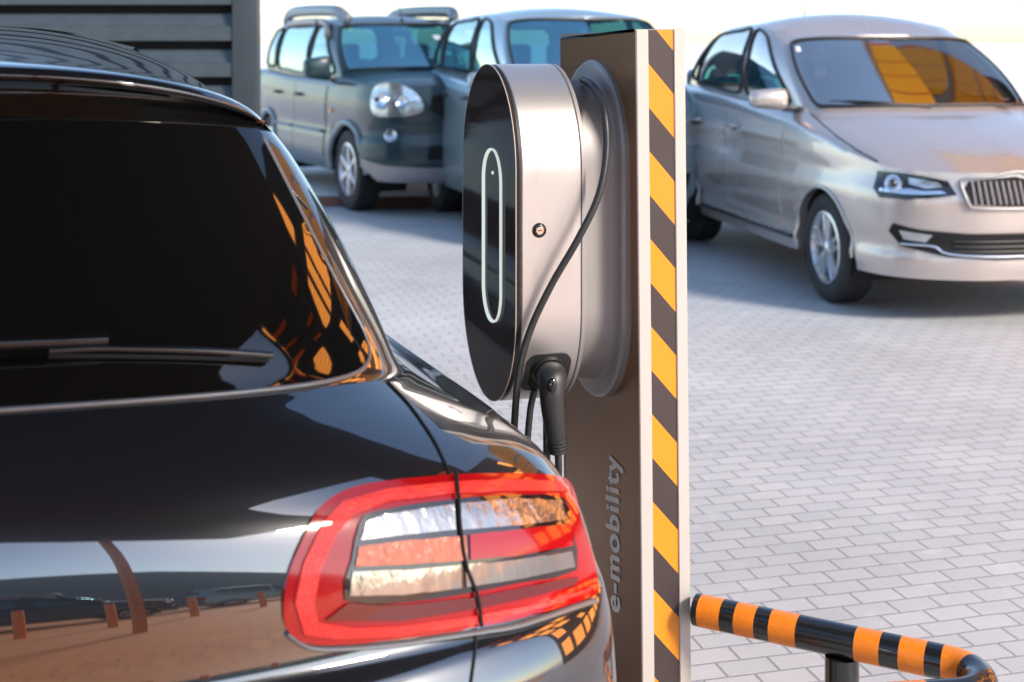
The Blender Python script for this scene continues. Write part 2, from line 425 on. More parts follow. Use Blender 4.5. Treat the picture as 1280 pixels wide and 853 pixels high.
    def ring(s, name, band, poly, wdt, m, sides=(1, -1), off=.007, rn=6):
        """thin strip along a closed outline"""
        P_ = dense(poly, rn) if rn else poly
        for sd in sides:
            f = s.fn(band, sd); pts = []
            for a, b in P_: p, n = f(a, b); pts.append(p + n * off)
            pts.append(pts[0]); pts.append(pts[1]); tube(name, pts, wdt, m, s.root, 6, False)
    def xt(s, x):
        """t of the side column whose wall x is x"""
        lo, hi = 2.2, s.N - 1.2
        for _ in range(40):
            mid = (lo + hi) / 2
            if s.C(mid)[0].x > x: lo = mid
            else: hi = mid
        return lo
def W0x(a): return a.x + 1.3

def arches_and_wheels(c, rad, width, style, hw, trim=None, trim_r=.012):
    for xa in (0, -c.wb):
        for sd in (1, -1):
            wheel(c.root, (xa, sd * (hw - width / 2), rad), rad, width, style, sd)
            pts = []
            for k in range(37):
                a = math.pi * (k / 36) if True else 0
                x = xa - (c.ra + .002) * math.cos(a); z = c.zc + (c.ra + .002) * math.sin(a)
                if z < c.sill: z = c.sill
                t = c.xt(x); y = c.wall(t, z, 1).y
                pts.append(Vector((x, sd * (y + .002), z)))
            tube('wheel_arch', pts, trim_r, trim or c.paint, c.root, 8)
            bm = bmesh.new(); rr = c.ra + .012; vs = []
            for k in range(19):
                a = math.pi * (-.12 + 1.24 * k / 18)
                vs.append((bm.verts.new((xa - rr * math.cos(a), sd * (hw + .0 - .03), c.zc + rr * math.sin(a))), bm.verts.new((xa - rr * math.cos(a), sd * (hw - .42), c.zc + rr * math.sin(a)))))
            for a, b in zip(vs, vs[1:]): bm.faces.new((a[0], b[0], b[1], a[1]))
            bm.faces.new([v[1] for v in vs])
            from_bm('wheel_housing', bm, M_matte, c.root)
    bm = bmesh.new(); x1 = c.cols[0][0] - .12; x0 = c.cols[-1][0] + .12
    # underbody kept between the wheels and inside the wheel housings
    box(bm, ((x0 + x1) / 2, 0, c.sill + .04), (x1 - x0, (hw - .44) * 2, .05))
    box(bm, (-c.wb / 2, 0, c.sill + .04), (c.wb - 2 * c.ra - .06, (hw - .05) * 2, .05))
    from_bm('underbody', bm, M_matte, c.root)

def seats(c, rows_, zt, hwid, seat_z=.55):
    for x in rows_:
        for y in (-hwid, hwid):
            bm = bmesh.new()
            box(bm, (x, y, seat_z + .08), (.5, .48, .16), bev=.04)
            box(bm, (x - .26, y, seat_z + .38), (.14, .46, .62), Matrix.Rotation(R(-14), 3, 'Y'), bev=.05)
            o = from_bm('seat', bm, M_seat, c.root)
            bm = bmesh.new(); box(bm, (x - .36, y, zt), (.10, .26, .19), bev=.035); from_bm('headrest', bm, M_seat, o)

def mirror(c, x, y, z, sd, m, sz=(.10, .22, .15)):
    bm = bmesh.new()
    box(bm, (x, sd * (y + sz[1] / 2), z), sz, bev=.045)
    for v in bm.verts:
        k = (v.co.y * sd - y) / sz[1]; v.co.x += (.5 - k) * .02; v.co.z = z + (v.co.z - z) * (1.05 - .3 * k)
    o = from_bm('mirror', bm, m, c.root, 60)
    bm = bmesh.new(); box(bm, (x, sd * (y - .02), z - sz[2] * .42), (.07, .10, .035), bev=.012); from_bm('mirror_arm', bm, M_black, o)
    return o

# ---- silver sedan (front right)
def place(fx, fy, phi, hw):
    """front wheel (car's right) outer contact at world (fx,fy); forward=(sin,-cos)"""
    right = Vector((-math.cos(phi), -math.sin(phi), 0)); O = Vector((fx, fy, 0)) - right * hw
    return O, math.atan2(-math.cos(phi), math.sin(phi))
def sedan():
    phi = R(10.5); hw = .84
    O, rz = place(1.818, 8.17, phi, hw)
    root = empty('parked_sedan', O, rz); tag(root, 'silver four-door sedan, warm glow put into its paint, parked on the right, nose towards the striped rail', 'car', 'cars parked on the paving')
    cols = [  # W x y z | B x y z | R x y z   (car frame: x forward from front axle, y left)
        (.85, 0, .82, -.20, 0, 1.10, -.98, 0, 1.555),
        (.82, .38, .82, -.23, .38, 1.10, -.99, .34, 1.555),
        (.66, .67, .83, -.34, .62, 1.09, -1.04, .56, 1.545),
        (.38, .785, .875, -.46, .72, 1.085, -1.10, .625, 1.53),
        (-.10, .825, .96, -.58, .755, 1.085, -1.19, .64, 1.55),
        (-.62, .835, 1.01, -1.02, .775, 1.10, -1.38, .65, 1.61),
        (-1.50, .84, 1.045, -1.52, .78, 1.125, -1.62, .65, 1.64),
        (-2.20, .84, 1.06, -2.22, .77, 1.15, -2.18, .63, 1.62),
        (-2.72, .83, 1.07, -2.82, .72, 1.18, -2.60, .585, 1.57),
        (-3.12, .80, 1.08, -3.10, .65, 1.20, -2.80, .50, 1.51),
        (-3.46, .62, 1.09, -3.22, .4, 1.21, -2.92, .3, 1.48),
        (-3.56, 0, 1.09, -3.26, 0, 1.215, -2.96, 0, 1.49)]
    prof = [(.18, -.03), (.26, .02), (.34, .035), (.42, .015), (.52, .035), (.66, .035), (.80, .012), (.92, .02), (1.1, 0)]
    c = Car(cols, prof, 2.60, .355, .315, .25, root, M_sedan, .035, .085)
    ws = [(-.01, .05), (1.0, .05), (2.0, .06), (2.62, .08), (2.75, .5), (2.72, .90), (2.0, .955), (1.0, .96), (-.01, .96)]
    fw = [(4.22, .10), (5.0, .08), (5.86, .08), (5.84, .5), (5.80, .90), (5.2, .90), (4.85, .82), (4.5, .5)]
    rw = [(6.10, .08), (7.0, .08), (7.72, .10), (7.70, .5), (7.62, .88), (7.0, .91), (6.5, .91), (6.08, .91), (6.08, .5)]
    qw = [(7.80, .12), (8.28, .20), (8.05, .6), (7.75, .86), (7.78, .5)]
    rear = [(9.6, .10), (10.5, .1), (11.01, .1), (11.01, .92), (10.5, .92), (9.7, .9)]
    c.build([ws, fw, rw, qw, rear])
    for sd in (1, -1):
        c.P('windshield' if sd > 0 else 'windshield_glass', 'house', [(max(0, a), b) for a, b in ws], G_sedan, (sd,), .002, .001)
        c.P('side_window', 'house', fw, G_sedan, (sd,), .002, .001); c.P('side_window', 'house', rw, G_sedan, (sd,), .002, .001); c.P('quarter_window', 'house', qw, G_sedan, (sd,), .002, .001)
        c.P('rear_window', 'house', [(min(11, a), b) for a, b in rear], G_sedan, (sd,), .002, .001)
        for q in (fw, rw, qw): c.ring('window_seal', 'house', q, .011, M_seal, (sd,), rn=4)
        g = c.fn('house', sd)
        edge = [(0, .05), (1.0, .05), (2.0, .06), (2.55, .09), (2.70, .3), (2.77, .6), (2.70, .88), (2.4, .94), (1.4, .965), (0, .96)]
        tube('windshield_seal', [g(a, b)[0] + g(a, b)[1] * .006 for a, b in [tuple(v) for v in spline(edge, 60)]], .011, M_seal, root, 6)
        # doors
        x1, x2, x3 = -.62, -1.66, -2.38
        for xa, xb in ((x1, x2), (x2 - .012, x3)):
            ta, tb = c.xt(xa), c.xt(xb); zt = lambda t: c.C(t)[0].z - .02
            if xb == x3: poly = [(ta, .34), (c.xt(-2.16), .34), (c.xt(-2.25), .60), (c.xt(-2.42), .75), (c.xt(-2.50), .95), (c.xt(-2.50), zt(tb)), (ta, zt(ta))]
            else: poly = [(ta, .34), (tb, .34), (tb, zt(tb)), ((ta + tb) / 2, zt((ta + tb) / 2)), (ta, zt(ta))]
            d = c.P('door', 'wall', poly, M_sedan, (sd,), .006, .012, parent=root)[0]
            hx = xb + .17 if xb == x2 else xb + .10
            f = c.fn('wall', sd)
            hp = [f(c.xt(hx + q), .945)[0] + Vector((0, sd * o_, 0)) for q, o_ in ((.10, .006), (.07, .035), (-.06, .035), (-.10, .006))]
            tube('handle', spline(hp, 14), .014, M_sedan, d, 8)
            bm = bmesh.new(); c0 = f(c.xt(hx + .02), .93)[0]
            bmesh.ops.create_uvsphere(bm, u_segments=14, v_segments=8, radius=.045, matrix=Matrix.Translation(c0 + Vector((0, sd * .002, 0))) @ Matrix.Diagonal((1, .2, .6, 1))); from_bm('handle_recess', bm, M_seal, d)
        # body side sill line
        pts = [c.fn('wall', sd)(c.xt(x), .33)[0] + Vector((0, sd * .004, 0)) for x in [-.42 - k * .1 for k in range(18)]]
        tube('sill_trim', pts, .014, M_gloss, root, 8)
        # head lamps
        hl = [(1.28, .775), (1.65, .80), (2.05, .812), (2.54, .812), (2.56, .72), (2.40, .672), (1.9, .672), (1.55, .685), (1.16, .705)]
        h = c.P('headlight', 'wall', hl, M_gloss, (sd,), .006, .02, sx=.06, sy=.02)[0]
        f = c.fn('wall', sd)
        p, n_ = f(2.14, .750)
        bm = bmesh.new(); Rm = n_.to_track_quat('Z', 'Y').to_matrix().to_4x4()
        lathe(bm, [(.001, .010), (.028, .012), (.034, .018), (.046, .018), (.050, .004)], 26, 'Z'); bmesh.ops.transform(bm, matrix=Matrix.Translation(p + n_ * .004) @ Rm, verts=bm.verts)
        from_bm('projector', bm, M_chrome, h)
        bm = bmesh.new(); bmesh.ops.create_uvsphere(bm, u_segments=16, v_segments=8, radius=.026, matrix=Matrix.Translation(p + n_ * .008)); from_bm('bulb_lens', bm, M_smoke, h)
        c.P('reflector', 'wall', [(1.42, .768), (1.88, .788), (1.86, .752), (1.60, .730), (1.36, .742)], M_lamp, (sd,), .011, .008, sx=.06, sy=.015, parent=h)
        c.P('daytime_strip', 'wall', [(1.38, .722), (1.62, .718), (1.85, .728), (2.4, .722), (2.4, .706), (1.9, .700), (1.62, .700), (1.30, .708)], M_chrome, (sd,), .011, .006, sx=.06, sy=.01, parent=h)
        # grille, vertical slats
        gr = c.P('grille', 'wall', [(0, .77), (.30, .80), (.60, .79), (.98, .775), (1.04, .74), (.95, .66), (.5, .645), (0, .645)], M_matte, (sd,), .008, .02, sx=.06, sy=.02)[0]
        k = .06
        while k < .95:
            a = f(k, .655); b = f(k + .03, .775); tube('grille_bar', [a[0] + a[1] * .014, b[0] + b[1] * .014], .007, M_flange, gr, 6); k += .085
        tube('grille_frame', [f(a, b)[0] + f(a, b)[1] * .014 for a, b in [tuple(v) for v in spline([(0, .785), (.25, .825), (.7, .80), (1.02, .79), (1.10, .76), (1.0, .655), (.9, .638), (.4, .632), (0, .632)], 50)]], .009, M_flange, gr, 8)
        # lower intake
        li = c.P('lower_intake', 'wall', [(0, .50), (1.0, .50), (1.7, .515), (2.12, .54), (2.20, .50), (2.0, .42), (1.3, .375), (.6, .36), (0, .36)], M_matte, (sd,), .008, .02, sx=.07, sy=.02)[0]
        for zz in (.40, .43, .46): tube('intake_bar', [f(a * .1, zz)[0] + f(a * .1, zz)[1] * .011 for a in range(0, 13)], .005, M_black, li, 6)
        tube('intake_trim', [f(a, b)[0] + f(a, b)[1] * .012 for a, b in [tuple(v) for v in spline([(0, .375), (.7, .375), (1.3, .39), (1.5, .43), (2.0, .435)], 30)]], .006, M_chrome, li, 6)
        c.P('fog_light', 'wall', [(1.50, .492), (2.0, .508), (1.94, .462), (1.60, .452)], M_lamp, (sd,), .013, .01, sx=.06, sy=.015, parent=li)
        mirror(c, -.60, .83, 1.16, sd, M_sedan, (.12, .24, .14))
        # hood shut line, wing line
        g2 = c.fn('deck', sd)
        tube('bonnet_seam', [g2(a, b)[0] + g2(a, b)[1] * .001 for a, b in ((2.5, .03), (2.9, .12), (3.2, .3), (3.3, .6), (3.2, .95))], .004, M_seal, root, 6)
        tail = c.P('tail_light', 'wall', [(8.9, .98), (9.7, .98), (9.7, .78), (9.0, .80)], M_redlens, (sd,))
    tube('wiper', spline([(-.24, .50, 1.12), (-.30, .1, 1.145), (-.34, -.30, 1.15)], 16), .009, M_black, root, 6)
    tube('wiper', spline([(-.22, -.05, 1.12), (-.28, -.4, 1.15), (-.42, -.62, 1.15)], 16), .009, M_black, root, 6)
    tube('antenna', [Vector((-2.3, 0, 1.68)), Vector((-2.34, 0, 1.74)), Vector((-2.42, 0, 1.86))], [.012, .005, .003], M_black, root, 8)
    c.P('registration_sticker', 'house', [(2.18, .86), (2.42, .86), (2.42, .78), (2.18, .78)], M_white, (-1,), .004, .001)
    arches_and_wheels(c, .318, .20, 'double5', hw)
    seats(c, (-1.25, -2.1), 1.30, .36)
    bm = bmesh.new(); box(bm, (-.52, 0, 1.0), (.50, 1.3, .16), bev=.05); from_bm('dashboard', bm, M_intd, root)
    return root
SED = sedan()

# ---- dark off-roader
M_rail = mat('grey_roof_rail', (.22, .27, .29), .4, .3)
def suv():
    phi = R(25); hw = .90
    p = at(433, 263, H / ((263 - YH) / F))
    O, rz = place(p.x, p.y, phi, hw)
    root = empty('parked_offroader', O, rz); tag(root, 'dark green-grey off-roader with roof rails beside the charcoal slatted screen', 'car', 'cars parked on the paving')
    cols = [
        (.80, 0, 1.14, -.20, 0, 1.245, -.92, 0, 1.70),
        (.77, .42, 1.14, -.23, .38, 1.245, -.94, .34, 1.70),
        (.64, .72, 1.12, -.34, .66, 1.225, -1.0, .55, 1.69),
        (.36, .84, 1.13, -.46, .765, 1.20, -1.05, .615, 1.675),
        (-.08, .87, 1.14, -.57, .79, 1.185, -1.14, .635, 1.68),
        (-.62, .88, 1.13, -1.0, .81, 1.165, -1.32, .645, 1.705),
        (-1.50, .885, 1.14, -1.52, .815, 1.17, -1.58, .65, 1.725),
        (-2.25, .885, 1.16, -2.25, .81, 1.185, -2.30, .65, 1.72),
        (-2.95, .87, 1.18, -2.95, .79, 1.21, -2.95, .64, 1.70),
        (-3.30, .84, 1.19, -3.28, .74, 1.22, -3.18, .60, 1.69),
        (-3.52, .62, 1.20, -3.44, .55, 1.23, -3.34, .45, 1.69),
        (-3.58, 0, 1.20, -3.50, 0, 1.23, -3.38, 0, 1.70)]
    prof = [(.28, -.03), (.36, .03), (.5, .05), (.62, .045), (.72, .02), (.9, .03), (1.05, .02), (1.3, 0)]
    c = Car(cols, prof, 2.63, .43, .36, .32, root, M_suv, .035, .07)
    ws = [(-.01, .05), (1.0, .05), (2.0, .06), (2.62, .08), (2.75, .5), (2.72, .90), (2.0, .955), (1.0, .96), (-.01, .96)]
    fw = [(4.20, .10), (5.0, .08), (5.86, .08), (5.84, .5), (5.80, .88), (5.2, .88), (4.85, .82), (4.5, .5)]
    rw = [(6.10, .08), (7.0, .08), (7.45, .10), (7.52, .5), (7.55, .88), (7.0, .89), (6.5, .89), (6.08, .88), (6.08, .5)]
    qw = [(7.72, .10), (8.5, .12), (8.62, .5), (8.55, .86), (8.2, .88), (7.78, .88), (7.75, .5)]
    rear = [(9.7, .10), (10.5, .1), (11.01, .1), (11.01, .9), (10.5, .9), (9.8, .88)]
    c.build([ws, fw, rw, qw, rear])
    for sd in (1, -1):
        c.P('windshield', 'house', [(max(0, a), b) for a, b in ws], G_teal, (sd,), .002, .001)
        for q in (fw, rw, qw):
            c.P('side_window', 'house', q, G_side, (sd,), .002, .001); c.ring('window_seal', 'house', q, .012, M_seal, (sd,), rn=4)
        c.P('rear_window', 'house', [(min(11, a), b) for a, b in rear], G_side, (sd,), .002, .001)
        g = c.fn('house', sd); f = c.fn('wall', sd)
        for q in ([(4.55, .72), (4.9, .92), (5.4, .97), (5.85, .97)], [(6.05, .97), (6.8, .98), (7.5, .97)]):
            tube('wind_deflector', [g(a, b)[0] + g(a, b)[1] * .02 for a, b in [tuple(v) for v in spline(q, 16)]], .030, M_flange, root, 8, flat=[1.2] * 17)
        edge = [(0, .05), (1.0, .05), (2.0, .06), (2.55, .09), (2.70, .3), (2.77, .6), (2.70, .88), (2.4, .94), (1.4, .965), (0, .96)]
        tube('windshield_seal', [g(a, b)[0] + g(a, b)[1] * .006 for a, b in [tuple(v) for v in spline(edge, 60)]], .012, M_seal, root, 6)
        x1, x2, x3 = -.60, -1.60, -2.35
        for xa, xb in ((x1, x2), (x2 - .012, x3)):
            ta, tb = c.xt(xa), c.xt(xb); zt = lambda t: c.C(t)[0].z - .03
            d = c.P('door', 'wall', [(ta, .44), (tb, .44) if xb == x2 else (c.xt(-2.12), .44), (tb, .8 if xb == x3 else .44), (tb, zt(tb)), (ta, zt(ta))], M_suv, (sd,), .006, .012)[0]
            hx = xb + .14
            hp = [f(c.xt(hx + q), 1.00)[0] + Vector((0, sd * o_, 0)) for q, o_ in ((.09, .006), (.06, .035), (-.06, .035), (-.09, .006))]
            tube('handle', spline(hp, 14), .017, M_black, d, 8)
            tube('rubbing_strip', [f(c.xt(xa + (xb - xa) * (.06 + .88 * k / 8)), .68)[0] + Vector((0, sd * .012, 0)) for k in range(9)], .032, M_flange, d, 8, flat=[.5] * 9)
        hl = [(1.25, 1.06), (1.55, 1.13), (1.95, 1.165), (2.55, 1.12), (2.62, .98), (2.45, .885), (1.9, .87), (1.4, .885), (1.10, .93)]
        h = c.P('headlight', 'wall', hl, M_lamp, (sd,), .014, .03, 3, sx=.07, sy=.025)[0]
        p, n_ = f(2.15, 1.0)
        for (tt, rr_) in ((2.2, .065), (1.65, .05)):
            p, n_ = f(tt, 1.0); bm = bmesh.new(); lathe(bm, [(.001, .004), (rr_ * .7, .008), (rr_, .022), (rr_ + .008, .010)], 24, 'Z'); bmesh.ops.transform(bm, matrix=Matrix.Translation(p + n_ * .012) @ n_.to_track_quat('Z', 'Y').to_matrix().to_4x4(), verts=bm.verts); from_bm('reflector', bm, M_chrome, h)
        c.P('grille', 'wall', [(0, 1.06), (.9, 1.05), (.95, .93), (.7, .86), (0, .86)], M_matte, (sd,), .012, .02)
        c.P('bumper', 'wall', [(0, .80), (1.0, .80), (1.9, .82), (2.6, .80), (2.9, .62), (2.86, .44), (2.3, .37), (1.0, .35), (0, .35)], M_suv, (sd,), .035, .05, 3, sx=.09)
        c.P('bumper_lip', 'wall', [(0, .44), (1.0, .44), (2.0, .46), (2.8, .50), (2.86, .44), (2.3, .34), (1.0, .33), (0, .33)], M_flange, (sd,), .045, .05, sx=.09)
        c.P('lower_intake', 'wall', [(0, .62), (1.0, .62), (1.05, .50), (0, .50)], M_matte, (sd,), .040, .02)
        for tt, zz in ((1.9, .70),):
            p, n_ = f(tt, zz); bm = bmesh.new(); lathe(bm, [(.001, .012), (.045, .010), (.055, .016), (.065, -.01)], 24, 'Z'); bmesh.ops.transform(bm, matrix=Matrix.Translation(p + n_ * .032) @ n_.to_track_quat('Z', 'Y').to_matrix().to_4x4(), verts=bm.verts); from_bm('fog_light', bm, M_lamp, root)
        mirror(c, -.56, .88, 1.27, sd, M_suv, (.15, .25, .23))
        rl = spline([(-.98, .55, 1.72), (-1.10, .60, 1.80), (-1.32, .615, 1.825), (-2.2, .62, 1.84), (-2.8, .61, 1.82), (-3.05, .58, 1.72)], 40)
        tube('roof_rail', [Vector((v.x, v.y * sd, v.z)) for v in rl], [.035] + [.055] * 39 + [.035], M_rail, root, 10, flat=[1.1] * 41)
        c.P('tail_light', 'wall', [(9.1, 1.12), (9.8, 1.12), (9.8, .85), (9.2, .85)], M_redlens, (sd,))
        c.P('indicator', 'wall', [(c.xt(-.40), .90), (c.xt(-.47), .90), (c.xt(-.47), .865), (c.xt(-.40), .865)], M_orange, (sd,), .010, .01, sx=.03, sy=.02)
    for q in ([(.55, .70), (.75, .70), (.75, .60), (.55, .60)], [(.50, .42), (.64, .42), (.64, .32), (.50, .32)]):
        c.P('window_sticker', 'house', q, M_white, (1,), .004, .001, sx=.05, sy=.03)
    tube('wiper', spline([(-.22, .50, 1.27), (-.28, .1, 1.29), (-.32, -.35, 1.29)], 16), .010, M_black, root, 6)
    tube('antenna', [Vector((-.98, 0, 1.72)), Vector((-1.0, 0, 1.76)), Vector((-1.15, 0, 2.05))], [.016, .006, .003], M_black, root, 8)
    arches_and_wheels(c, .365, .225, 'six', hw, M_rail, .032)
    seats(c, (-1.2, -2.05), 1.40, .38, .66)
    bm = bmesh.new(); box(bm, (-.52, 0, 1.12), (.50, 1.4, .16), bev=.05); from_bm('dashboard', bm, M_intd, root)
    bm = bmesh.new(); box(bm, (-1.02, 0, 1.60), (.03, .22, .06), bev=.01); from_bm('rear_view_mirror', bm, M_black, root)
    return root
SUV = suv()

# ---- blue-silver estate behind the charger
def hatch():
    phi = R(17.5); hw = .79; wb = 2.3
    right = Vector((-math.cos(phi), -math.sin(phi), 0)); fwd = Vector((math.sin(phi), -math.cos(phi), 0))
    p = at(543, 264, H / ((264 - YH) / F)); p.z = 0
    O = p + fwd * wb - right * hw; rz = math.atan2(fwd.y, fwd.x)
    root = empty('parked_estate', O, rz); tag(root, 'pale blue-silver tall estate car half hidden behind the charger post', 'car', 'cars parked on the paving')
    cols = [
        (.42, 0, 1.0, .06, 0, 1.19, -.62, 0, 1.71),
        (.40, .26, 1.0, .03, .36, 1.19, -.64, .34, 1.71),
        (.32, .56, 1.0, -.08, .60, 1.175, -.69, .53, 1.70),
        (.04, .715, 1.03, -.18, .69, 1.16, -.74, .595, 1.69),
        (-.26, .765, 1.08, -.29, .72, 1.155, -.82, .61, 1.695),
        (-.6, .785, 1.11, -.80, .735, 1.17, -1.02, .62, 1.73),
        (-1.25, .79, 1.13, -1.25, .74, 1.19, -1.30, .625, 1.745),
        (-1.93, .79, 1.15, -1.93, .735, 1.22, -1.94, .62, 1.73),
        (-2.45, .78, 1.17, -2.5, .71, 1.25, -2.42, .60, 1.69),
        (-2.8, .75, 1.18, -2.8, .65, 1.27, -2.68, .54, 1.66),
        (-3.06, .55, 1.19, -2.98, .45, 1.27, -2.82, .38, 1.65),
        (-3.14, 0, 1.19, -3.06, 0, 1.27, -2.88, 0, 1.66)]
    prof = [(.2, -.03), (.3, .02), (.5, .045), (.7, .04), (.9, .02), (1.05, .02), (1.3, 0)]
    c = Car(cols, prof, wb, .38, .34, .27, root, M_hatch, .035, .07)
    ws = [(-.01, .05), (1.0, .05), (2.0, .06), (2.62, .08), (2.75, .5), (2.72, .90), (2.0, .955), (1.0, .96), (-.01, .96)]
    fw = [(4.20, .10), (5.0, .08), (5.86, .08), (5.84, .5), (5.80, .90), (5.2, .90), (4.85, .82), (4.5, .5)]
    rw = [(6.10, .08), (7.0, .08), (7.50, .10), (7.52, .5), (7.45, .88), (7.0, .91), (6.5, .91), (6.08, .90), (6.08, .5)]
    qw = [(7.66, .12), (8.35, .18), (8.2, .6), (7.9, .84), (7.62, .87), (7.66, .5)]
    rear = [(9.7, .10), (10.5, .1), (11.01, .1), (11.01, .9), (10.5, .9), (9.8, .88)]
    c.build([ws, fw, rw, qw, rear])
    for sd in (1, -1):
        c.P('windshield', 'house', [(max(0, a), b) for a, b in ws], G_teal, (sd,), .002, .001)
        for q in (fw, rw, qw):
            c.P('side_window', 'house', q, G_side, (sd,), .002, .001); c.ring('window_seal', 'house', q, .012, M_seal, (sd,), rn=4)
        c.P('rear_window', 'house', [(min(11, a), b) for a, b in rear], G_side, (sd,), .002, .001)
        g = c.fn('house', sd); f = c.fn('wall', sd)
        edge = [(0, .05), (1.0, .05), (2.0, .06), (2.55, .09), (2.70, .3), (2.77, .6), (2.70, .88), (2.4, .94), (1.4, .965), (0, .96)]
        tube('windshield_seal', [g(a, b)[0] + g(a, b)[1] * .006 for a, b in [tuple(v) for v in spline(edge, 60)]], .012, M_seal, root, 6)
        for xa, xb in ((-.45, -1.28), (-1.292, -2.0)):
            ta, tb = c.xt(xa), c.xt(xb); zt = lambda t: c.C(t)[0].z - .03
            d = c.P('door', 'wall', [(ta, .38), (tb, .38) if xa > -1 else (c.xt(-1.82), .38), (tb, .8 if xa < -1 else .38), (tb, zt(tb)), (ta, zt(ta))], M_hatch, (sd,), .006, .012)[0]
            hx = xb + .14
            tube('handle', spline([f(c.xt(hx + q), 1.06)[0] + Vector((0, sd * o_, 0)) for q, o_ in ((.09, .006), (.06, .035), (-.06, .035), (-.09, .006))], 14), .017, M_black, d, 8)
        c.P('headlight', 'wall', [(1.2, .90), (2.0, .96), (2.6, .95), (2.6, .80), (2.0, .75), (1.2, .78)], M_lamp, (sd,), .01, .03, 3, sx=.07, sy=.025)
        c.P('grille', 'wall', [(0, .92), (.9, .90), (.8, .76), (0, .76)], M_matte, (sd,), .012, .02)
        c.P('lower_intake', 'wall', [(0, .55), (1.6, .55), (1.5, .42), (0, .42)], M_matte, (sd,), .01, .02)
        c.P('tail_light', 'wall', [(9.1, 1.1), (9.8, 1.1), (9.8, .85), (9.2, .85)], M_redlens, (sd,))
        mirror(c, -.36, .79, 1.22, sd, M_hatch, (.12, .23, .16))
    arches_and_wheels(c, .355, .21, 'nine', hw)
    seats(c, (-.95, -1.75), 1.40, .34, .62)
    bm = bmesh.new(); box(bm, (-.28, 0, 1.07), (.50, 1.3, .16), bev=.05); from_bm('dashboard', bm, M_intd, root)
    return root
HAT = hatch()

# ------------------------------------------------------------------ charcoal slatted screen (left background)
YS = 7.5; SS = F / YS
X1 = (321 - XC) / SS; X0 = (290 - XC) / SS
root = empty('slatted_screen', (X1, YS, 0)); tag(root, 'charcoal metal louvre screen with a wide corner post, behind the dark car', 'screen')
bm = bmesh.new(); box(bm, ((X0 - X1) / 2, .06, 1.5), (X1 - X0, .12, 3.0), bev=.004); from_bm('corner_post', bm, M_frame, root)
per = 45.2 / SS; Ls = 3.6
k = 0
zt0 = H + (YH - 17) / SS
for i in range(-7, 12):
    z1 = zt0 - i * per                # top edge of a slat
    if z1 < .05: break
    bm = bmesh.new(); xa, xb = X0 - X1 - Ls, X0 - X1 - .003
    prof = [(.075, z1), (.060, z1 - .001), (.035, z1 - .066), (.012, z1 - .070), (.008, z1 - .146), (.030, z1 - .150), (.075, z1 - .120)]
    A = [bm.verts.new((xa, y, z)) for y, z in prof]; B = [bm.verts.new((xb, y, z)) for y, z in prof]
    for j in range(len(prof) - 1): bm.faces.new((A[j], B[j], B[j + 1], A[j + 1]))
    from_bm('slat', bm, M_louvre, root, 20)
bm = bmesh.new(); box(bm, (X0 - X1 - Ls / 2, .11, 1.5), (Ls, .04, 2.98)); from_bm('backing_sheet', bm, M_matte, root)
bm = bmesh.new(); box(bm, (X0 - X1 - Ls - .06, .06, 1.5), (.12, .12, 3.0), bev=.004); from_bm('far_post', bm, M_frame, root)

# ------------------------------------------------------------------ charging post
Cc = Vector((.258, 2.734, 0)); aX = Vector((.960, .279, 0)); tX = Vector((-.279, .960, 0)); nX = -aX
def PF(t, q, z): return Cc + tX * t + nX * q + Vector((0, 0, z))       # post frame: t along the broad face, q out of it
post = empty('charging_post', PF(.24, -.05, 0)); post.rotation_euler = (0, R(-.55), 0)
tag(post, 'tall flat bronze post with a yellow and black hazard strip on its narrow side', 'charging post')
post_inv = (Matrix.Translation(post.location) @ Matrix.Rotation(R(-.55), 4, 'Y')).inverted()
LEAN = lambda z: Vector((0, 0, 0))
PW, PT = .480, .100
def pbox(name, t0, t1, q0, q1, z0, z1a, z1b, m, parent, bev=.0015):
    """box in the post frame; top slopes from z1a at t0 to z1b at t1"""
    bm = bmesh.new(); vs = []
    for (t, q, z) in ((t0, q0, z0), (t1, q0, z0), (t1, q1, z0), (t0, q1, z0), (t0, q0, z1a), (t1, q0, z1b), (t1, q1, z1b), (t0, q1, z1a)):
        vs.append(bm.verts.new(PF(t, q, z) - parent_origin))
    for f in ((0, 1, 2, 3), (4, 5, 6, 7), (0, 1, 5, 4), (1, 2, 6, 5), (2, 3, 7, 6), (3, 0, 4, 7)): bm.faces.new([vs[i] for i in f])
    bmesh.ops.recalc_face_normals(bm, faces=bm.faces)
    if bev: bmesh.ops.bevel(bm, geom=bm.edges[:], offset=bev, segments=2, affect='EDGES')
    return from_bm(name, bm, m, parent)
parent_origin = post.location.copy()
ZT, ZTb = 1.543, 1.528
pbox('core', .003, PW - .003, -PT + .003, -.003, 0, ZT - .012, ZTb - .012, M_panel, post, .001)
pbox('side_panel', .006, PW - .008, -.004, 0.0, .01, ZT - .004, ZTb - .004, M_panel, post, .0008)
pbox('side_panel', .006, PW - .008, -PT, -PT + .004, .01, ZT - .004, ZTb - .004, M_panel, post, .0008)
pbox('edge_profile', -.002, .006, -.024, .0012, 0, ZT, ZT - .0003, M_alu, post, .0012)
pbox('edge_profile', -.002, .006, -PT - .0012, -.078, 0, ZT, ZT - .0003, M_alu, post, .0012)
pbox('edge_profile', PW - .008, PW, -PT - .001, .001, 0, ZTb + .001, ZTb, M_steeldark, post, .001)
pbox('top_cap', .0062, PW - .0082, -PT + .002, .0015, ZT - .004, ZT + .0008, ZTb + .0016, M_steeldark, post, .0008)
pbox('base_plate', -.06, PW + .06, -PT - .06, .06, 0, .012, .012, M_steeldark, post, .003)
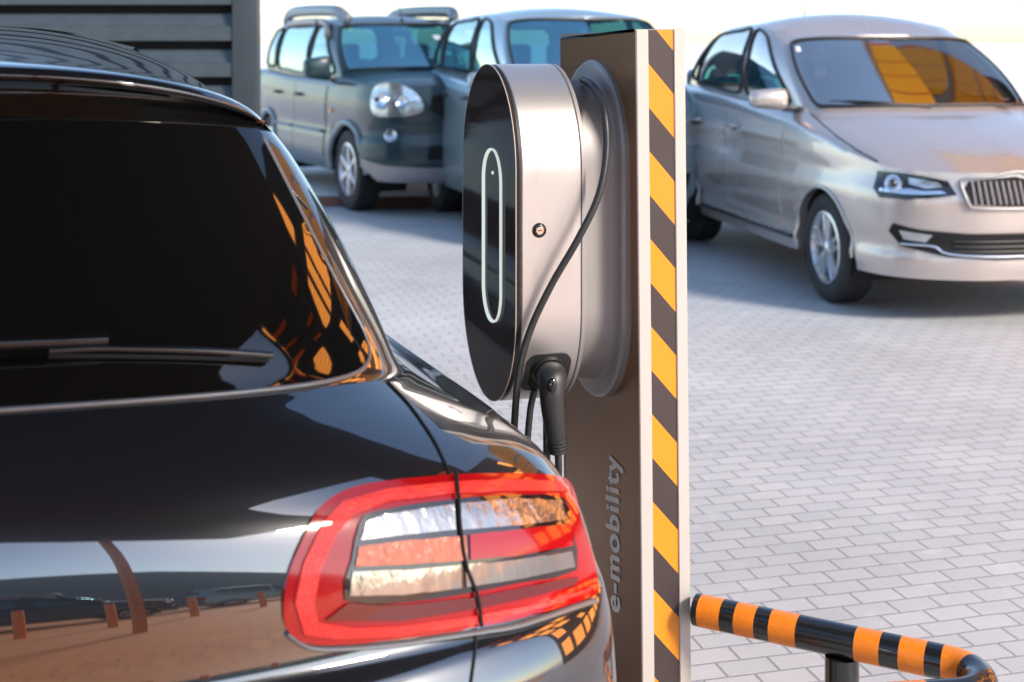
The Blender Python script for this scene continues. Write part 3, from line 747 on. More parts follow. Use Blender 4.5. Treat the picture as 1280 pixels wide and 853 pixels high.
# hazard strip: flat laminate with diagonal bands
def hazard():
    q0, q1 = -.0242, -.0778; per_ = .1716; drop = .0625
    vs = []; fs = []; mi = []
    def quad(a, b, c, d, mt):
        n = len(vs); vs.extend([a, b, c, d]); fs.append((n, n + 1, n + 2, n + 3)); mi.append(mt)
    P_ = lambda q, z: PF(.0012, q, z) - parent_origin
    z = ZT - .07 + .1716 * 2; k = 0
    half = per_ / 2
    zl = 1.543 - .066            # top of first full yellow band at the left edge
    band = -2
    while True:
        top_l = zl - band * half; 
        if top_l < -.1: break
        a = [(q0, top_l), (q1, top_l - drop), (q1, top_l - drop - half), (q0, top_l - half)]
        # clip to the strip's top and bottom
        def clip(poly, zc, keep_below):
            out = []
            for i in range(len(poly)):
                p, r = poly[i], poly[(i + 1) % len(poly)]
                ip = p[1] <= zc if keep_below else p[1] >= zc; ir = r[1] <= zc if keep_below else r[1] >= zc
                if ip: out.append(p)
                if ip != ir:
                    f = (zc - p[1]) / (r[1] - p[1]); out.append((p[0] + (r[0] - p[0]) * f, zc))
            return out
        a = clip(a, ZT - .001, True); a = clip(a, .012, False) if a else a
        if len(a) >= 3:
            n = len(vs); vs.extend([P_(*p) for p in a]); fs.append(tuple(range(n, n + len(a)))); mi.append(0 if band % 2 == 0 else 1)
        band += 1
    o = pydata('hazard_strip', vs, fs, [M_yellow, M_hazblack], post)
    for p, m_ in zip(o.data.polygons, mi): p.material_index = m_
hazard()
# lettering
cu = bpy.data.curves.new('lettering', 'FONT'); cu.body = 'e-mobility'; cu.size = .1; cu.extrude = .0002; cu.offset = .0012; cu.space_character = 1.10
tmp = bpy.data.objects.new('tmp', cu); COL.objects.link(tmp); bpy.context.view_layer.update()
me = bpy.data.meshes.new_from_object(tmp.evaluated_get(bpy.context.evaluated_depsgraph_get())); bpy.data.objects.remove(tmp)
xs = [v.co.x for v in me.vertices]; L0 = max(xs) - min(xs); x_0 = min(xs)
zA = H - (775 - YH) / (F / 2.82); zB = H - (577 - YH) / (F / 2.82); k = (zB - zA) / L0; hgt = 1
tbase = .122
bm = bmesh.new()
for dx, dz in ((-.0021, 0), (0, .0003), (.0021, .0006)):      # three close layers make the bold weight
    m2 = me.copy()
    for v in m2.vertices:
        x, y, zz = v.co; t_ = y * 1.12
        v.co = PF(tbase + t_, .0008 + zz + dz, zA + (x - x_0 + dx) * k - .2 * t_) - parent_origin
    bm.from_mesh(m2); bpy.data.meshes.remove(m2)
bmesh.ops.recalc_face_normals(bm, faces=bm.faces); bm.to_mesh(me); bm.free()
link('lettering', me, M_white, post)

# ------------------------------------------------------------------ wall box (charger)
CH = empty('wall_charger', PF(.25, .0, .80)); tag(CH, 'steel oval electric car charger with a glossy black front, mounted on the post', 'charger')
cho = CH.location.copy()
TC, ZC = .245, 1.127
def stad(hw_, hh, n=28):
    """stadium outline (t,z) counter-clockwise, starts at the +t side"""
    pts = []; s = hh - hw_
    for k in range(n + 1): a = math.pi * k / n; pts.append((hw_ * math.cos(a), s + hw_ * math.sin(a)))
    for k in range(1, 12): pts.append((-hw_, s - 2 * s * k / 12))
    for k in range(n + 1): a = math.pi + math.pi * k / n; pts.append((hw_ * math.cos(a), -s + hw_ * math.sin(a)))
    for k in range(1, 12): pts.append((hw_, -s + 2 * s * k / 12))
    return pts
def stadium_body(name, levels, m, parent, origin, tc=TC, zc=ZC, cap=(True, True), ang=30):
    """levels: (q, half width, half height)"""
    bm = bmesh.new(); rings = []
    for q, a, b in levels:
        rings.append([bm.verts.new(PF(tc + t, q, zc + z) - origin) for t, z in stad(a, b)])
    n = len(rings[0])
    for r0, r1 in zip(rings, rings[1:]):
        for k in range(n): bm.faces.new((r0[k], r0[(k + 1) % n], r1[(k + 1) % n], r1[k]))
    if cap[0]: bm.faces.new(rings[0])
    if cap[1]: bm.faces.new(rings[-1])
    return from_bm(name, bm, m, parent, ang)
HWd, HHd = .208, .346
stadium_body('mounting_flange', [(.001, .200, .354), (.022, .200, .354), (.027, .196, .350), (.029, .190, .344)], M_flange, CH, cho)
stadium_body('neck', [(.029, .176, .322), (.034, .170, .316), (.060, .166, .312), (.100, .166, .312), (.112, .170, .316)], M_steeldark, CH, cho, cap=(False, False))
stadium_body('rear_trim', [(.108, HWd - .006, HHd - .006), (.108, HWd, HHd), (.115, HWd + .0005, HHd + .0005), (.117, HWd - .003, HHd - .003)], M_steeldark, CH, cho)
hs = stadium_body('housing', [(.117, HWd - .003, HHd - .003), (.1185, HWd, HHd), (.236, HWd, HHd), (.238, HWd - .0015, HHd - .0015)], M_steel, CH, cho, cap=(True, True))
stadium_body('front_bezel', [(.238, HWd - .004, HHd - .004), (.2385, HWd - .001, HHd - .001), (.243, HWd - .001, HHd - .001), (.2435, HWd - .003, HHd - .003)], M_seal, CH, cho)
fp = stadium_body('front_panel', [(.2435, HWd - .002, HHd - .002), (.245, HWd, HHd), (.249, HWd, HHd), (.2505, HWd - .002, HHd - .002)], M_piano, CH, cho)
# pale edge line of the panel
pts = [PF(TC + t, .2500, ZC + z) - cho for t, z in stad(HWd - .0005, HHd - .0005)]; pts += pts[:2]
tube('panel_edge', pts, .0011, M_alu, fp, 6, False)
pts = [PF(TC - .045 + t, .2512, ZC - .002 + z) - cho for t, z in stad(.066, .175)]; pts += pts[:2]
tube('led_ring', pts, .0058, M_ledring, fp, 10, False, flat=[.35] * len(pts))
bm = bmesh.new(); bmesh.ops.create_uvsphere(bm, u_segments=12, v_segments=8, radius=.004, matrix=Matrix.Translation(PF(TC - .045, .2505, ZC + .125) - cho)); from_bm('sensor_dot', bm, M_ledring, fp)
# key lock on the side facing the camera (side surface at t = TC-HWd, normal -t)
def side_pt(q, z, o=0): return PF(TC - HWd - o, q, z) - cho
lq, lz = .203, H - (288 - YH) / (F / 2.715)
bm = bmesh.new(); lathe(bm, [(.001, .003), (.0105, .003), (.0115, .0025), (.0125, .0005), (.0145, .0005), (.015, -.001)], 28, 'Z')
Mx = Matrix.Translation(side_pt(lq, lz)) @ (-tX).to_track_quat('Z', 'Y').to_matrix().to_4x4(); bmesh.ops.transform(bm, matrix=Mx, verts=bm.verts); lk = from_bm('lock', bm, M_gloss, CH)
bm = bmesh.new(); lathe(bm, [(.001, .0048), (.0072, .0048), (.0084, .0035), (.0084, .002)], 24, 'Z'); bmesh.ops.transform(bm, matrix=Mx, verts=bm.verts); from_bm('lock_barrel', bm, M_chrome, lk)
bm = bmesh.new(); box(bm, (0, 0, .005), (.0085, .0016, .0008)); bmesh.ops.transform(bm, matrix=Mx, verts=bm.verts); from_bm('key_slot', bm, M_matte, lk)
# socket recess on the lower curve
S_ = HHd - HWd
def curve_pt(q, ang, o=0):
    """ang below horizontal on the camera-side lower arc"""
    return PF(TC - (HWd + o) * math.cos(ang), q, ZC - S_ - (HWd + o) * math.sin(ang)) - cho
def fnc(a, b):
    ang = b / HWd; p = curve_pt(a, ang); n = (curve_pt(a, ang, .01) - p).normalized(); return p, n
def rrect(x0, x1, y0, y1, r, n=5):
    out = []
    for cx, cy, a0 in ((x1 - r, y1 - r, 0), (x0 + r, y1 - r, 90), (x0 + r, y0 + r, 180), (x1 - r, y0 + r, 270)):
        for k in range(n + 1): a = R(a0 + 90 * k / n); out.append((cx + r * math.cos(a), cy + r * math.sin(a)))
    return out
sock = patch('socket', rrect(.130, .222, .080, .185, .024), fnc, .008, .008, M_black, CH, .003, .006)
patch('socket_well', rrect(.142, .210, .092, .172, .018), fnc, .008, .008, M_matte, sock, .004, .003)

# plug hanging in the socket
plug = empty('charging_plug', PF(.03, .17, .85)); tag(plug, 'black charging plug with a ribbed grip, hanging in the socket of the oval charger', 'plug')
po = plug.location.copy()
bm = bmesh.new()
c0, n0 = fnc(.176, .118)
headc = c0 + cho - po
p_ = [headc + n0 * .0, headc + n0 * .022, at(691, 470, 2.655) - po, at(690, 486, 2.635) - po, at(691, 510, 2.632) - po, at(694, 535, 2.635) - po, at(696, 552, 2.64) - po]
tube('grip', spline([tuple(v) for v in p_], 36), [.0285] * 4 + [.0285 - .0105 * max(0, (k - 8)) / 28 + .001 * math.sin(k) * 0 for k in range(4, 37)], M_black, plug, 24, flat=[.92] * 37)
tube('collar', [headc - n0 * .002, headc + n0 * .010], .034, M_black, plug, 24)
rib0, rib1 = at(696, 548, 2.64) - po, at(697.5, 566, 2.642) - po
for k in range(4):
    a = rib0.lerp(rib1, k / 4); b = rib0.lerp(rib1, (k + .72) / 4); tube('strain_relief_rib', [a, b], .0195 - .0004 * k, M_black, plug, 20)
tube('strain_relief', [rib0, rib1], .0165, M_seal, plug, 16)
bm = bmesh.new(); bmesh.ops.create_uvsphere(bm, u_segments=18, v_segments=12, radius=.012, matrix=Matrix.Translation(at(690, 482, 2.605) - po) @ Matrix.Diagonal((.8, .5, 1.25, 1))); from_bm('release_button', bm, M_gloss, plug)
# cables
c1 = spline([tuple(v) for v in (at(728, 100, 2.90), at(742, 110, 2.82), at(755, 140, 2.745), at(758, 190, 2.72), at(748, 245, 2.70), at(722, 300, 2.685), at(690, 355, 2.685), at(664, 410, 2.685), at(650, 460, 2.68), at(643, 530, 2.68), at(640, 640, 2.72), at(652, 760, 2.78), at(675, 800, 2.79), at(688, 740, 2.72), at(684, 600, 2.66), at(683, 520, 2.67))], 150)
o = tube('charging_cable', c1, .0070, M_black, None, 12); tag(o, 'black cable looping from behind the charger across its steel side and down', 'cable')
c2 = spline([tuple(v) for v in (at(697.5, 560, 2.642), at(698, 600, 2.65), at(694, 690, 2.70), at(678, 740, 2.78), at(660, 690, 2.80), at(657, 600, 2.79), at(662, 520, 2.78), at(668, 488, 2.78))], 80)
o = tube('charging_cable', c2, .0068, M_black, None, 12); tag(o, 'black cable leaving the lower end of the ribbed plug and looping up under the charger', 'cable')

# ------------------------------------------------------------------ striped hoop rail
rail = empty('guard_rail', at(1050, 853, 2.62)); rail.location.z = 0; tag(rail, 'low black tubular guard rail with orange bands, right of the post', 'guard rail')
ro = rail.location.copy()
A = at(846, 757, 2.76); zr = A.z; B_ = at(1184, 829, (H - zr) * F / (829 - YH))
d = (B_ - A).normalized(); side_d = Vector((d.y, -d.x, 0)).normalized()
pts = []
L_ = (B_ - A).length; n1 = 90
for k in range(n1 + 1): pts.append(A + d * L_ * k / n1)
rb = .070; cen = B_ + side_d * rb
for k in range(1, 17):
    a = R(147) * k / 16; pts.append(cen - side_d * rb * math.cos(a) + d * rb * math.sin(a))
dn = (pts[-1] - pts[-2]).normalized(); Pe = pts[-1]
for k in range(1, 51): pts.append(Pe + dn * .62 * k / 50)
rr = .0305
# bands by image column of the photograph's first straight
edges = [(878, 905), (922, 948), (967, 1001), (1070, 1104), (1125, 1160), (1181, 1218)]
def isband(p):
    px = XC + p.x / p.y * F
    return any(a <= px <= b for a, b in edges)
bands = []; 
for k in range(len(pts) - 1):
    m_ = (pts[k] + pts[k + 1]) / 2
    bands.append(1 if (k < n1 and isband(m_)) or (n1 - 1 <= k < n1 + 4) or (k > n1 + 16 and ((k - n1) // 5) % 2 == 0) else 0)
k_s = next(k for k in range(n1) if XC + pts[k].x / pts[k].y * F > 867); pts0 = pts; bands = bands[k_s:]
tube('rail_tube', [p - ro for p in pts[k_s:]], rr, [M_tubeblack, M_orange], rail, 24, True, lambda k: bands[k])
f_ = min(range(n1), key=lambda k: abs(XC + pts[k].x / pts[k].y * F - 1052))
for P0 in (pts[f_], pts[-8]):
    lp = [Vector((P0.x, P0.y, P0.z - .028 - (P0.z - .034) * k / 20)) - ro for k in range(21)]
    leg = tube('leg', lp, .0315, [M_tubeblack, M_orange], rail, 24, True, lambda k: 1 if (k // 4) % 2 == 1 or False else 0)
    bm = bmesh.new(); lathe(bm, [(.0315, .012), (.065, .012), (.068, .008), (.068, .0)], 28, 'Z', (P0.x - ro.x, P0.y - ro.y, 0)); from_bm('foot_flange', bm, M_tubeblack, leg)

# ------------------------------------------------------------------ near car (rear, foreground left)
PHI = R(17); NO = Vector((-.69, 1.449, 0))
near = empty('dark_suv', NO, PHI); tag(near, 'glossy navy black car filling the left foreground, seen from behind with its red tail light', 'car', 'cars parked on the paving')
NM = Matrix.Translation(NO) @ Matrix.Rotation(PHI, 4, 'Z'); NMI = NM.inverted()
#        z0     w     v0    D     n    c     droop crown
LV = [(.300, .905, .06, .26, 2.6, .05, 0, 0),
      (.450, .935, .00, .26, 2.8, .05, 0, 0),
      (.600, .950, -.02, .27, 2.8, .05, 0, 0),
      (.700, .948, -.02, .28, 2.8, .05, 0, 0),
      (.755, .944, .000, .28, 2.8, .05, 0, 0),
      (.785, .938, .030, .27, 2.8, .05, 0, 0),
      (.860, .915, .032, .27, 2.8, .05, 0, 0),
      (.930, .876, .045, .27, 2.7, .05, 0, .008),
      (.975, .838, .062, .28, 2.6, .05, .006, .016),
      (1.010, .796, .083, .29, 2.6, .05, .012, .024),
      (1.040, .756, .108, .30, 2.6, .05, .016, .030),
      (1.062, .728, .132, .31, 2.6, .05, .018, .034),
      (1.080, .706, .156, .32, 2.6, .045, .02, .036),
      (1.095, .688, .170, .32, 2.6, .04, .02, .036),
      (1.150, .665, .214, .30, 2.8, .04, .02, .034),
      (1.230, .633, .282, .28, 2.9, .035, .03, .028),
      (1.320, .595, .360, .24, 2.9, .03, .05, .020),
      (1.400, .558, .428, .20, 2.9, .03, .08, .012),
      (1.450, .534, .462, .18, 2.8, .03, .105, .010),
      (1.462, .528, .442, .185, 2.7, .03, .11, .012),
      (1.473, .522, .420, .19, 2.6, .03, .115, .014),
      (1.481, .518, .420, .19, 2.6, .03, .12, .014),
      (1.490, .510, .436, .19, 2.6, .03, .12, .014),
      (1.499, .495, .50, .22, 2.4, .03, .11, .018),
      (1.512, .48, .62, .26, 2.3, .03, .11, .02),
      (1.530, .46, .85, .35, 2.2, .03, .10, .02),
      (1.545, .42, 1.2, .35, 2.2, .02, .09, .02),
      (1.556, .34, 1.7, .3, 2.0, .01, .06, .01)]
def lvl(s):
    return crom(LV, max(0, min(len(LV) - 1.0001, s)))
def npt(s, u):
    """u 0..1 around the rear corner, 1..2 along the flank (car frame: x right, y forward)"""
    z0, w_, v0, D, n, c, dr, cr = lvl(s)
    uu = min(u, 1); th = uu * math.pi / 2
    sa = math.sin(th) ** (2 / n); ca = max(0, math.cos(th)) ** (2 / n)
    x = w_ * sa; e = 1 - ca
    y = v0 + c * sa * sa + D * e; z = z0 - dr * e - cr * sa * sa
    if u > 1:
        f = u - 1; L = 4.45 - y
        y += L * f; x -= .10 * max(0, f - .75) / .25 * 1.5
        q_ = min(1, f / .26); x -= .075 * q_ * q_ * (3 - 2 * q_) * (1 - .65 * max(0, min(1, (z0 - .90) / .20)))
        zr = 1.56 if y < 2.4 else max(.80, 1.56 - .42 * (y - 2.4)) if y < 3.7 else 1.02 - .15 * (y - 3.7)
        if z > zr: z = zr - .002 * (1.6 - z0); x += (.86 - x) * min(1, (z0 - zr) * .9)
    return Vector((x, y, z))
def near_body():
    per = 5; ns = (len(LV) - 1) * per; nu = 56; nf = 24
    bm = bmesh.new()
    for sgn in (1, -1):
        g = []
        for i in range(ns + 1):
            row = []
            for j in range(nu + nf + 1):
                u = j / nu if j <= nu else 1 + (j - nu) / nf
                p = npt(i / per, u); row.append(bm.verts.new((p.x * sgn, p.y, p.z)))
            g.append(row)
        for i in range(ns):
            for j in range(nu + nf):
                c_ = (g[i][j].co + g[i + 1][j + 1].co) / 2
                if j > nu and c_.z < .76 and (c_.y - 1.02) ** 2 + (c_.z - .37) ** 2 < .41 ** 2: continue
                if j > nu and c_.z < .76 and (c_.y - 3.83) ** 2 + (c_.z - .37) ** 2 < .41 ** 2: continue
                q = (g[i][j], g[i][j + 1], g[i + 1][j + 1], g[i + 1][j])
                bm.faces.new(q if sgn > 0 else q[::-1])
        # flank top closing (glass house and roof to the centre line)
    bmesh.ops.remove_doubles(bm, verts=bm.verts, dist=.0006)
    bmesh.ops.recalc_face_normals(bm, faces=bm.faces)
    me = bpy.data.meshes.new('body'); bm.to_mesh(me)
    bm.transform(NM); bm.normal_update(); bv = BVHTree.FromBMesh(bm); bm.free(); smooth(me, 60)
    return link('body', me, M_navy, near), bv
nb, BV = near_body()
# closing surfaces: roof sheet and nose
bm = bmesh.new()
ys_ = [1.6, 2.1, 2.6, 3.0, 3.3, 3.7, 4.2, 4.44]; zs_ = [1.552, 1.555, 1.53, 1.44, 1.26, 1.04, .92, .70]; wx_ = [.34, .36, .40, .48, .60, .76, .84, .80]
g = [[bm.verts.new((wv * q, y, z - .05 * q * q)) for q in (-1, -.8, -.45, 0, .45, .8, 1)] for y, z, wv in zip(ys_, zs_, wx_)]
for a, b in zip(g, g[1:]):
    for k in range(6): bm.faces.new((a[k], a[k + 1], b[k + 1], b[k]))
from_bm('roof', bm, M_navy, near)
bm = bmesh.new(); box(bm, (0, 4.36, .62), (1.6, .16, .55), bev=.06); from_bm('front_bumper', bm, M_navy, near)
bm = bmesh.new(); box(bm, (0, 2.3, .30), (1.5, 4.1, .08)); from_bm('underbody', bm, M_matte, near)
for y in (1.02, 3.83):
    for s_ in (1, -1):
        wr = wheel(near, (s_ * .82, y, .37), .37, .24, 'double5', -s_); wr.rotation_euler = (0, 0, R(90))

def cast(px, py):
    o_ = Vector((0, 0, H)); d_ = ray(px, py).normalized()
    h, n, i, dist = BV.ray_cast(o_, d_)
    if h is None:
        best = None
        for k in range(60):
            q = o_ + d_ * (1.4 + k * .03); r_ = BV.find_nearest(q)
            if best is None or r_[3] < best[0]: best = (r_[3], r_[0], r_[1])
        h, n = best[1], best[2]
    return h, n
def nfn(a, b):
    h, n = cast(a, b)
    # smooth the normal over a small neighbourhood
    ns_ = Vector(n) if n.dot(ray(a, b)) < 0 else -n
    return NMI @ h, (NMI.to_3x3() @ ns_).normalized()
def npatch(name, poly, m, parent=near, off=.003, thick=.008, step=8, rn=0, ang=60):
    return patch(name, poly, nfn, step, step, m, parent, off, thick, rn, ang)
def nline(name, poly, r_, m, parent=near, n=60, off=.001, flat=None):
    pts = []
    for v in spline(poly, n):
        p, nn = nfn(v.x, v.y); pts.append(p + nn * off)
    return tube(name, pts, r_, m, parent, 8, True, flat=[flat] * len(pts) if flat else None)

# rear window: the camera sees from the middle of the glass to its right edge; mirrored half beyond the frame
GLS = 13.05   # level where the glass starts
def gfn(a, b):
    e = .01; p = npt(b, abs(a)); p2 = npt(b, min(1, abs(a) + e)); p3 = npt(b + e, abs(a)); n = (p2 - p).cross(p3 - p)
    if n.length < 1e-12: n = Vector((0, -1, .6))
    n.normalize(); n = n if n.y < 0 else -n
    if a < 0: p = Vector((-p.x, p.y, p.z)); n = Vector((-n.x, n.y, n.z))
    return p, n
gpoly = [(-.70, 13.3), (-.60, 12.95), (-.3, 12.7), (0, 12.6), (.3, 12.7), (.56, 12.95), (.67, 13.3), (.70, 13.9), (.66, 15), (.64, 16.4), (.66, 18.0), (.78, 19.6), (.70, 20.25), (.3, 20.3), (0, 20.3), (-.3, 20.3), (-.70, 20.25), (-.78, 19.6), (-.66, 18.0), (-.66, 15)]
rw_ = patch('rear_window', gpoly, gfn, .035, .16, M_blackglass, near, .0035, .008, 3, 60)
edge = dense(gpoly, 6); pts = [gfn(a, b)[0] + gfn(a, b)[1] * .003 for a, b in edge if b < 16.0]
k0 = next(k for k in range(len(edge)) if edge[k][1] > 17.2 and edge[k][0] > 0); k1 = max(k for k in range(len(edge)) if edge[k][1] > 17.2 and edge[k][0] < 0)
pts = []
for a, b in edge[k1:] + edge[:k0]:
    p, n = gfn(a, b); pts.append(p + n * .002)
tube('window_seal', pts, .0036, M_sealgrey, near, 8)
# wiper
wa = spline([(-60, 447), (0, 444), (70, 441), (130, 438)], 20)
def lift(poly, h_, n):
    out = []
    for v in spline(poly, n):
        p, nn = nfn(v.x, v.y); out.append(p + nn * h_)
    return out
wp = tube('wiper', lift([(-120, 452), (0, 444), (70, 441), (130, 438)], .030, 24), .0075, M_gloss, near, 10)
tube('wiper_blade', lift([(60, 447), (130, 444), (240, 446), (332, 451)], .018, 24), .0048, M_gloss, wp, 8)
tube('blade_rubber', lift([(60, 449), (130, 449), (240, 451), (332, 454)], .008, 24), .003, M_seal, wp, 6)
# shut line between the tail gate and the wing
nline('tailgate_gap', [(484, 478), (512, 508), (540, 548), (556, 580), (563, 598)], .0020, M_matte)
nline('tailgate_gap', [(594, 786), (594, 810), (590, 840), (585, 880)], .0020, M_matte)
# tail light
lamp = npatch('tail_light', [(353, 752), (362, 708), (386, 655), (402, 632), (432, 614), (480, 604), (560, 597), (640, 595), (694, 598), (712, 612), (722, 650), (735, 690), (744, 735), (738, 748), (700, 762), (640, 776), (594, 785), (500, 798), (430, 804), (385, 803), (358, 786)], M_redlens, near, .006, .014, 7, 3)
npatch('light_guide', [(366, 752), (376, 705), (400, 655), (425, 630), (480, 615), (560, 607), (640, 604), (694, 606), (704, 618), (640, 617), (560, 621), (485, 630), (440, 645), (418, 668), (398, 712), (390, 752), (395, 775), (440, 782), (500, 780), (590, 768), (650, 758), (732, 738), (733, 745), (650, 768), (590, 779), (500, 792), (420, 796), (378, 790)], M_redbright, lamp, .0095, .003, 7, 0)
sm = npatch('smoked_insert', [(428, 748), (436, 700), (446, 655), (470, 641), (565, 627), (640, 622), (698, 626), (706, 660), (714, 712), (650, 725), (575, 740), (500, 750)], M_smoke, lamp, .0095, .004, 7, 2)
npatch('clear_strip', [(446, 676), (454, 655), (475, 646), (562, 634), (564, 664), (500, 670)], M_clearlens, lamp, .012, .003, 6)
npatch('clear_strip', [(569, 633), (640, 627), (694, 630), (699, 652), (640, 659), (570, 664)], M_clearlens, lamp, .012, .003, 6)
npatch('indicator_strip', [(440, 708), (444, 684), (500, 677), (576, 671), (578, 700), (500, 706)], mat('amber_lens', (.50, .12, .05), .18, .2, .6, bump=.8, bscale=120, stretch=(1, 1, .3)), lamp, .012, .003, 6)
npatch('red_strip', [(581, 670), (640, 664), (704, 657), (708, 682), (640, 694), (582, 700)], M_redlens, lamp, .012, .003, 6)
npatch('clear_strip', [(432, 742), (437, 714), (500, 712), (570, 706), (571, 732), (500, 741)], M_clearlens, lamp, .012, .003, 6)
npatch('clear_strip', [(576, 705), (640, 699), (706, 689), (710, 708), (640, 722), (577, 731)], M_clearlens, lamp, .012, .003, 6)
npatch('dark_band', [(404, 772), (432, 752), (500, 754), (590, 744), (700, 722), (716, 722), (712, 732), (640, 748), (592, 758), (500, 772)], M_reddark, lamp, .0105, .003, 6)
nline('lamp_gap', [(565, 597), (567, 625), (569, 660), (576, 705), (590, 742), (596, 786)], .0024, M_matte, lamp, off=.0125)
# pale lower trim edge under the lamp
nline('lamp_trim', [(358, 792), (385, 808), (430, 810), (500, 804), (594, 791), (650, 782), (742, 752)], .006, M_sealgrey, near, off=.002, flat=.6)
# spoiler edge rail and roof channel
nline('spoiler_seam', [(-40, 133), (60, 133), (180, 145), (270, 172), (340, 215), (385, 262)], .0016, M_gloss, near, off=.001)

# ------------------------------------------------------------------ inferred and added surroundings mirrored in the near car (they stand behind the camera)
M_roofs = mat('dark_roof_sheet', (.018, .020, .024), .7)
M_beam = mat('light_tinted_timber', (.62, .22, .05), .6, var=.2, vscale=6)  # orange light on the beams put into their base colour
M_amber = bpy.data.materials.new('amber_glow_sheet'); M_amber.use_nodes = True
_n = M_amber.node_tree.nodes; _l = M_amber.node_tree.links; _n.remove(_n['Principled BSDF'])
_t = _n.new('ShaderNodeBsdfTranslucent'); _t.inputs[0].default_value = (1, .30, .03, 1); _g = _n.new('ShaderNodeBsdfDiffuse'); _g.inputs[0].default_value = (.8, .3, .05, 1)
_w = _n.new('ShaderNodeTexWave'); _w.inputs['Scale'].default_value = 22; _tc = _n.new('ShaderNodeTexCoord'); _l.new(_tc.outputs['Object'], _w.inputs[0])
_mr = _n.new('ShaderNodeMapRange'); _mr.inputs[3].default_value = .08; _mr.inputs[4].default_value = .5; _l.new(_w.outputs[1], _mr.inputs[0])
_m = _n.new('ShaderNodeMixShader'); _l.new(_mr.outputs[0], _m.inputs[0]); _l.new(_t.outputs[0], _m.inputs[1]); _l.new(_g.outputs[0], _m.inputs[2]); _l.new(_m.outputs[0], _n['Material Output'].inputs[0])
cnp = empty('canopy', (-.0, .75, 0)); tag(cnp, 'small dark flat canopy above the tail of the dark car, shaped to block sun glare, amber panels added', 'canopy')
bm = bmesh.new(); box(bm, (.1, 0, 2.96), (2.3, 4.6, .10), bev=.01); box(bm, (1.80, -1.35, 2.96), (1.09, 1.9, .10), bev=.01); from_bm('roof', bm, M_roofs, cnp)  # right rear piece widens the roof to block mirrored sun glare
bm = bmesh.new(); ba = bmesh.new()
for i in range(3):
    x0 = 1.252 + i * .36
    box(bm, (x0 + .12, 1.75, 2.96), (.24, 1.1, .08))
    for y0, y1, am in ((1.2, 1.5, 1), (1.5, 1.85, 0), (1.85, 2.1, 1), (2.1, 2.3, 0)):
        box(ba if am else bm, (x0 + .30, (y0 + y1) / 2, 2.95), (.117, y1 - y0 - .004, .012 if am else .05))
from_bm('slatted_roof', bm, M_roofs, cnp); from_bm('amber_panel', ba, M_amber, cnp)  # amber sheets added to show glowing orange in the rear window
for x, y in ((-.98, -2.2), (1.15, -2.2)):
    bm = bmesh.new(); box(bm, (x, y, 1.45), (.07, .07, 2.9), bev=.005); from_bm('leg', bm, M_beam, cnp)
blk = empty('unseen_dark_block', (12.5, 10.5, 0)); tag(blk, 'unseen dark block added to darken reflections, with glowing amber slats, out of view on the right', 'building')  # unseen block, added to darken the sky mirrored in the rear glass
bm = bmesh.new(); box(bm, (4, 0, 8.0), (8, 17, 16.0)); from_bm('wall', bm, mat('dark_blocker_wall', (.020, .016, .014), .8, bump=.5, bscale=8, var=.3, vscale=2), blk)
M_lit = mat('added_amber_glow', (.6, .25, .06), .6, emit=((1, .33, .05), 3.2))  # emission added so orange patches show in the rear window
random.seed(11)
for fl in range(5):
    for k in range(9):
        if random.random() < .30: continue
        y = -7.6 + k * 1.9; z = 1.2 + fl * 3.0
        bm = bmesh.new()
        for q in range(8): box(bm, (-.03, y, z + q * .25), (.04, 1.6 if k % 2 else 1.1, .19))
        from_bm('window', bm, M_lit, blk)  # glowing slats added only for their mirror image
hall = empty('storage_hall', (13, -22, 0)); tag(hall, 'long grey arched storage hall far behind the viewer', 'building')
bm = bmesh.new(); prof = [(-14, 0), (-14, 3.6)] + [(-14 * math.cos(math.pi * k / 16), 3.6 + 2.2 * math.sin(math.pi * k / 16)) for k in range(1, 16)] + [(14, 3.6), (14, 0)]
A_ = [bm.verts.new((x, 0, z)) for x, z in prof]; B2 = [bm.verts.new((x, -10, z)) for x, z in prof]
bm.faces.new(A_)
for k in range(len(prof) - 1): bm.faces.new((A_[k], A_[k + 1], B2[k + 1], B2[k]))
from_bm('wall', bm, mat('teal_grey_sheet', (.16, .22, .24), .6, bump=.3, bscale=4, var=.15), hall)
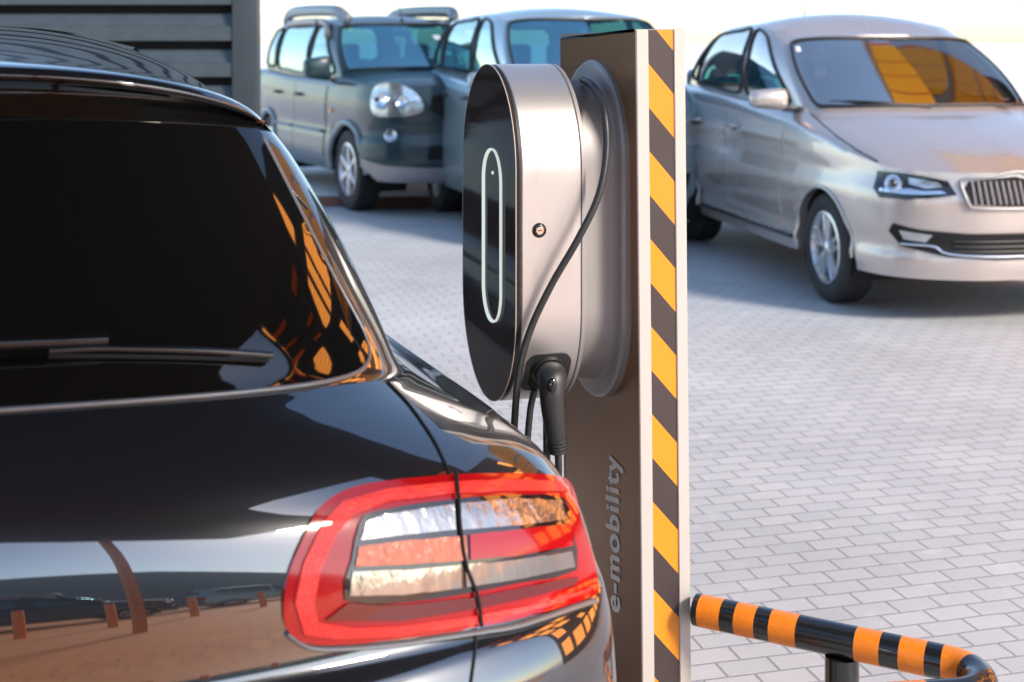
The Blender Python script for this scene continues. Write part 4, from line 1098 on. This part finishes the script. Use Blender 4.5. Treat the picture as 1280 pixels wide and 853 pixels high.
for i, x in enumerate((1.2, 2.0, 2.9, 3.9, 5.1)):
    bl = lathe
    bm = bmesh.new(); lathe(bm, [(.001, 1.0), (.045, 1.0), (.05, .98), (.05, 0)], 16, 'Z'); o = from_bm('bollard', bm, M_orange); o.location = (x, -3.6, 0)
    tag(o, ['leftmost orange steel bollard on the orange-tinted yard', 'orange bollard, second from the left on the orange-tinted yard', 'middle orange bollard of the five on the orange-tinted yard', 'orange bollard, second from the right on the orange-tinted yard', 'rightmost orange steel bollard on the orange-tinted yard'][i], 'bollard', 'bollards on the terracotta yard')
for (src, x, y, rz, lb) in ((SUV, 4.6, -8.6, R(15), 'dark green-grey off-roader parked behind the bollards'), (HAT, 9.4, -8.4, R(20), 'blue-silver estate parked behind the bollards')):
    c_ = copy_tree(src); c_.location = (x, y, 0); c_.rotation_euler = (0, 0, rz); c_['label'] = lb

lat = empty('arched_canopy', (8.6, 10.9, 0)); tag(lat, 'unseen canopy on pale arched ribs, amber sheet added to glow in the sedan windscreen', 'canopy')
def arch(x, w_, z): return Vector((x, w_, z + .5 * (1 - (w_ / 2.4) ** 2)))
M_amb2 = bpy.data.materials.new('yellow_glow_sheet'); M_amb2.use_nodes = True
_n = M_amb2.node_tree.nodes; _l = M_amb2.node_tree.links; _n.remove(_n['Principled BSDF'])
_t = _n.new('ShaderNodeBsdfTranslucent'); _t.inputs[0].default_value = (1, .46, .04, 1); _l.new(_t.outputs[0], _n['Material Output'].inputs[0])
vs = []; fs = []
for i in range(49):
    for j in range(13):
        v = arch(-4.4 + i * .1, -2.4 + j * 4.8 / 12, 6.0); v.z += .03 * (i % 2); vs.append(v)
for i in range(48):
    for j in range(12): a = i * 13 + j; fs.append((a, a + 1, a + 14, a + 13))
pydata('roof_sheet', vs, fs, M_amb2, lat)  # translucent amber sheet added to brighten the windscreen reflection
for i in range(5): tube('rib', [arch(-4.4 + i * 1.2, -2.4 + k * .24, 5.86) for k in range(21)], .07, M_flange, lat, 8)
for j in range(6): tube('purlin', [arch(-4.4 + k * .8, -2.4 + j * .96, 5.93) for k in range(7)], .04, M_beam, lat, 8)
for y in (-2.4, 2.4): tube('leg', [Vector((.4, y, 0)), Vector((.4, y, 5.9))], .09, M_flange, lat, 12)
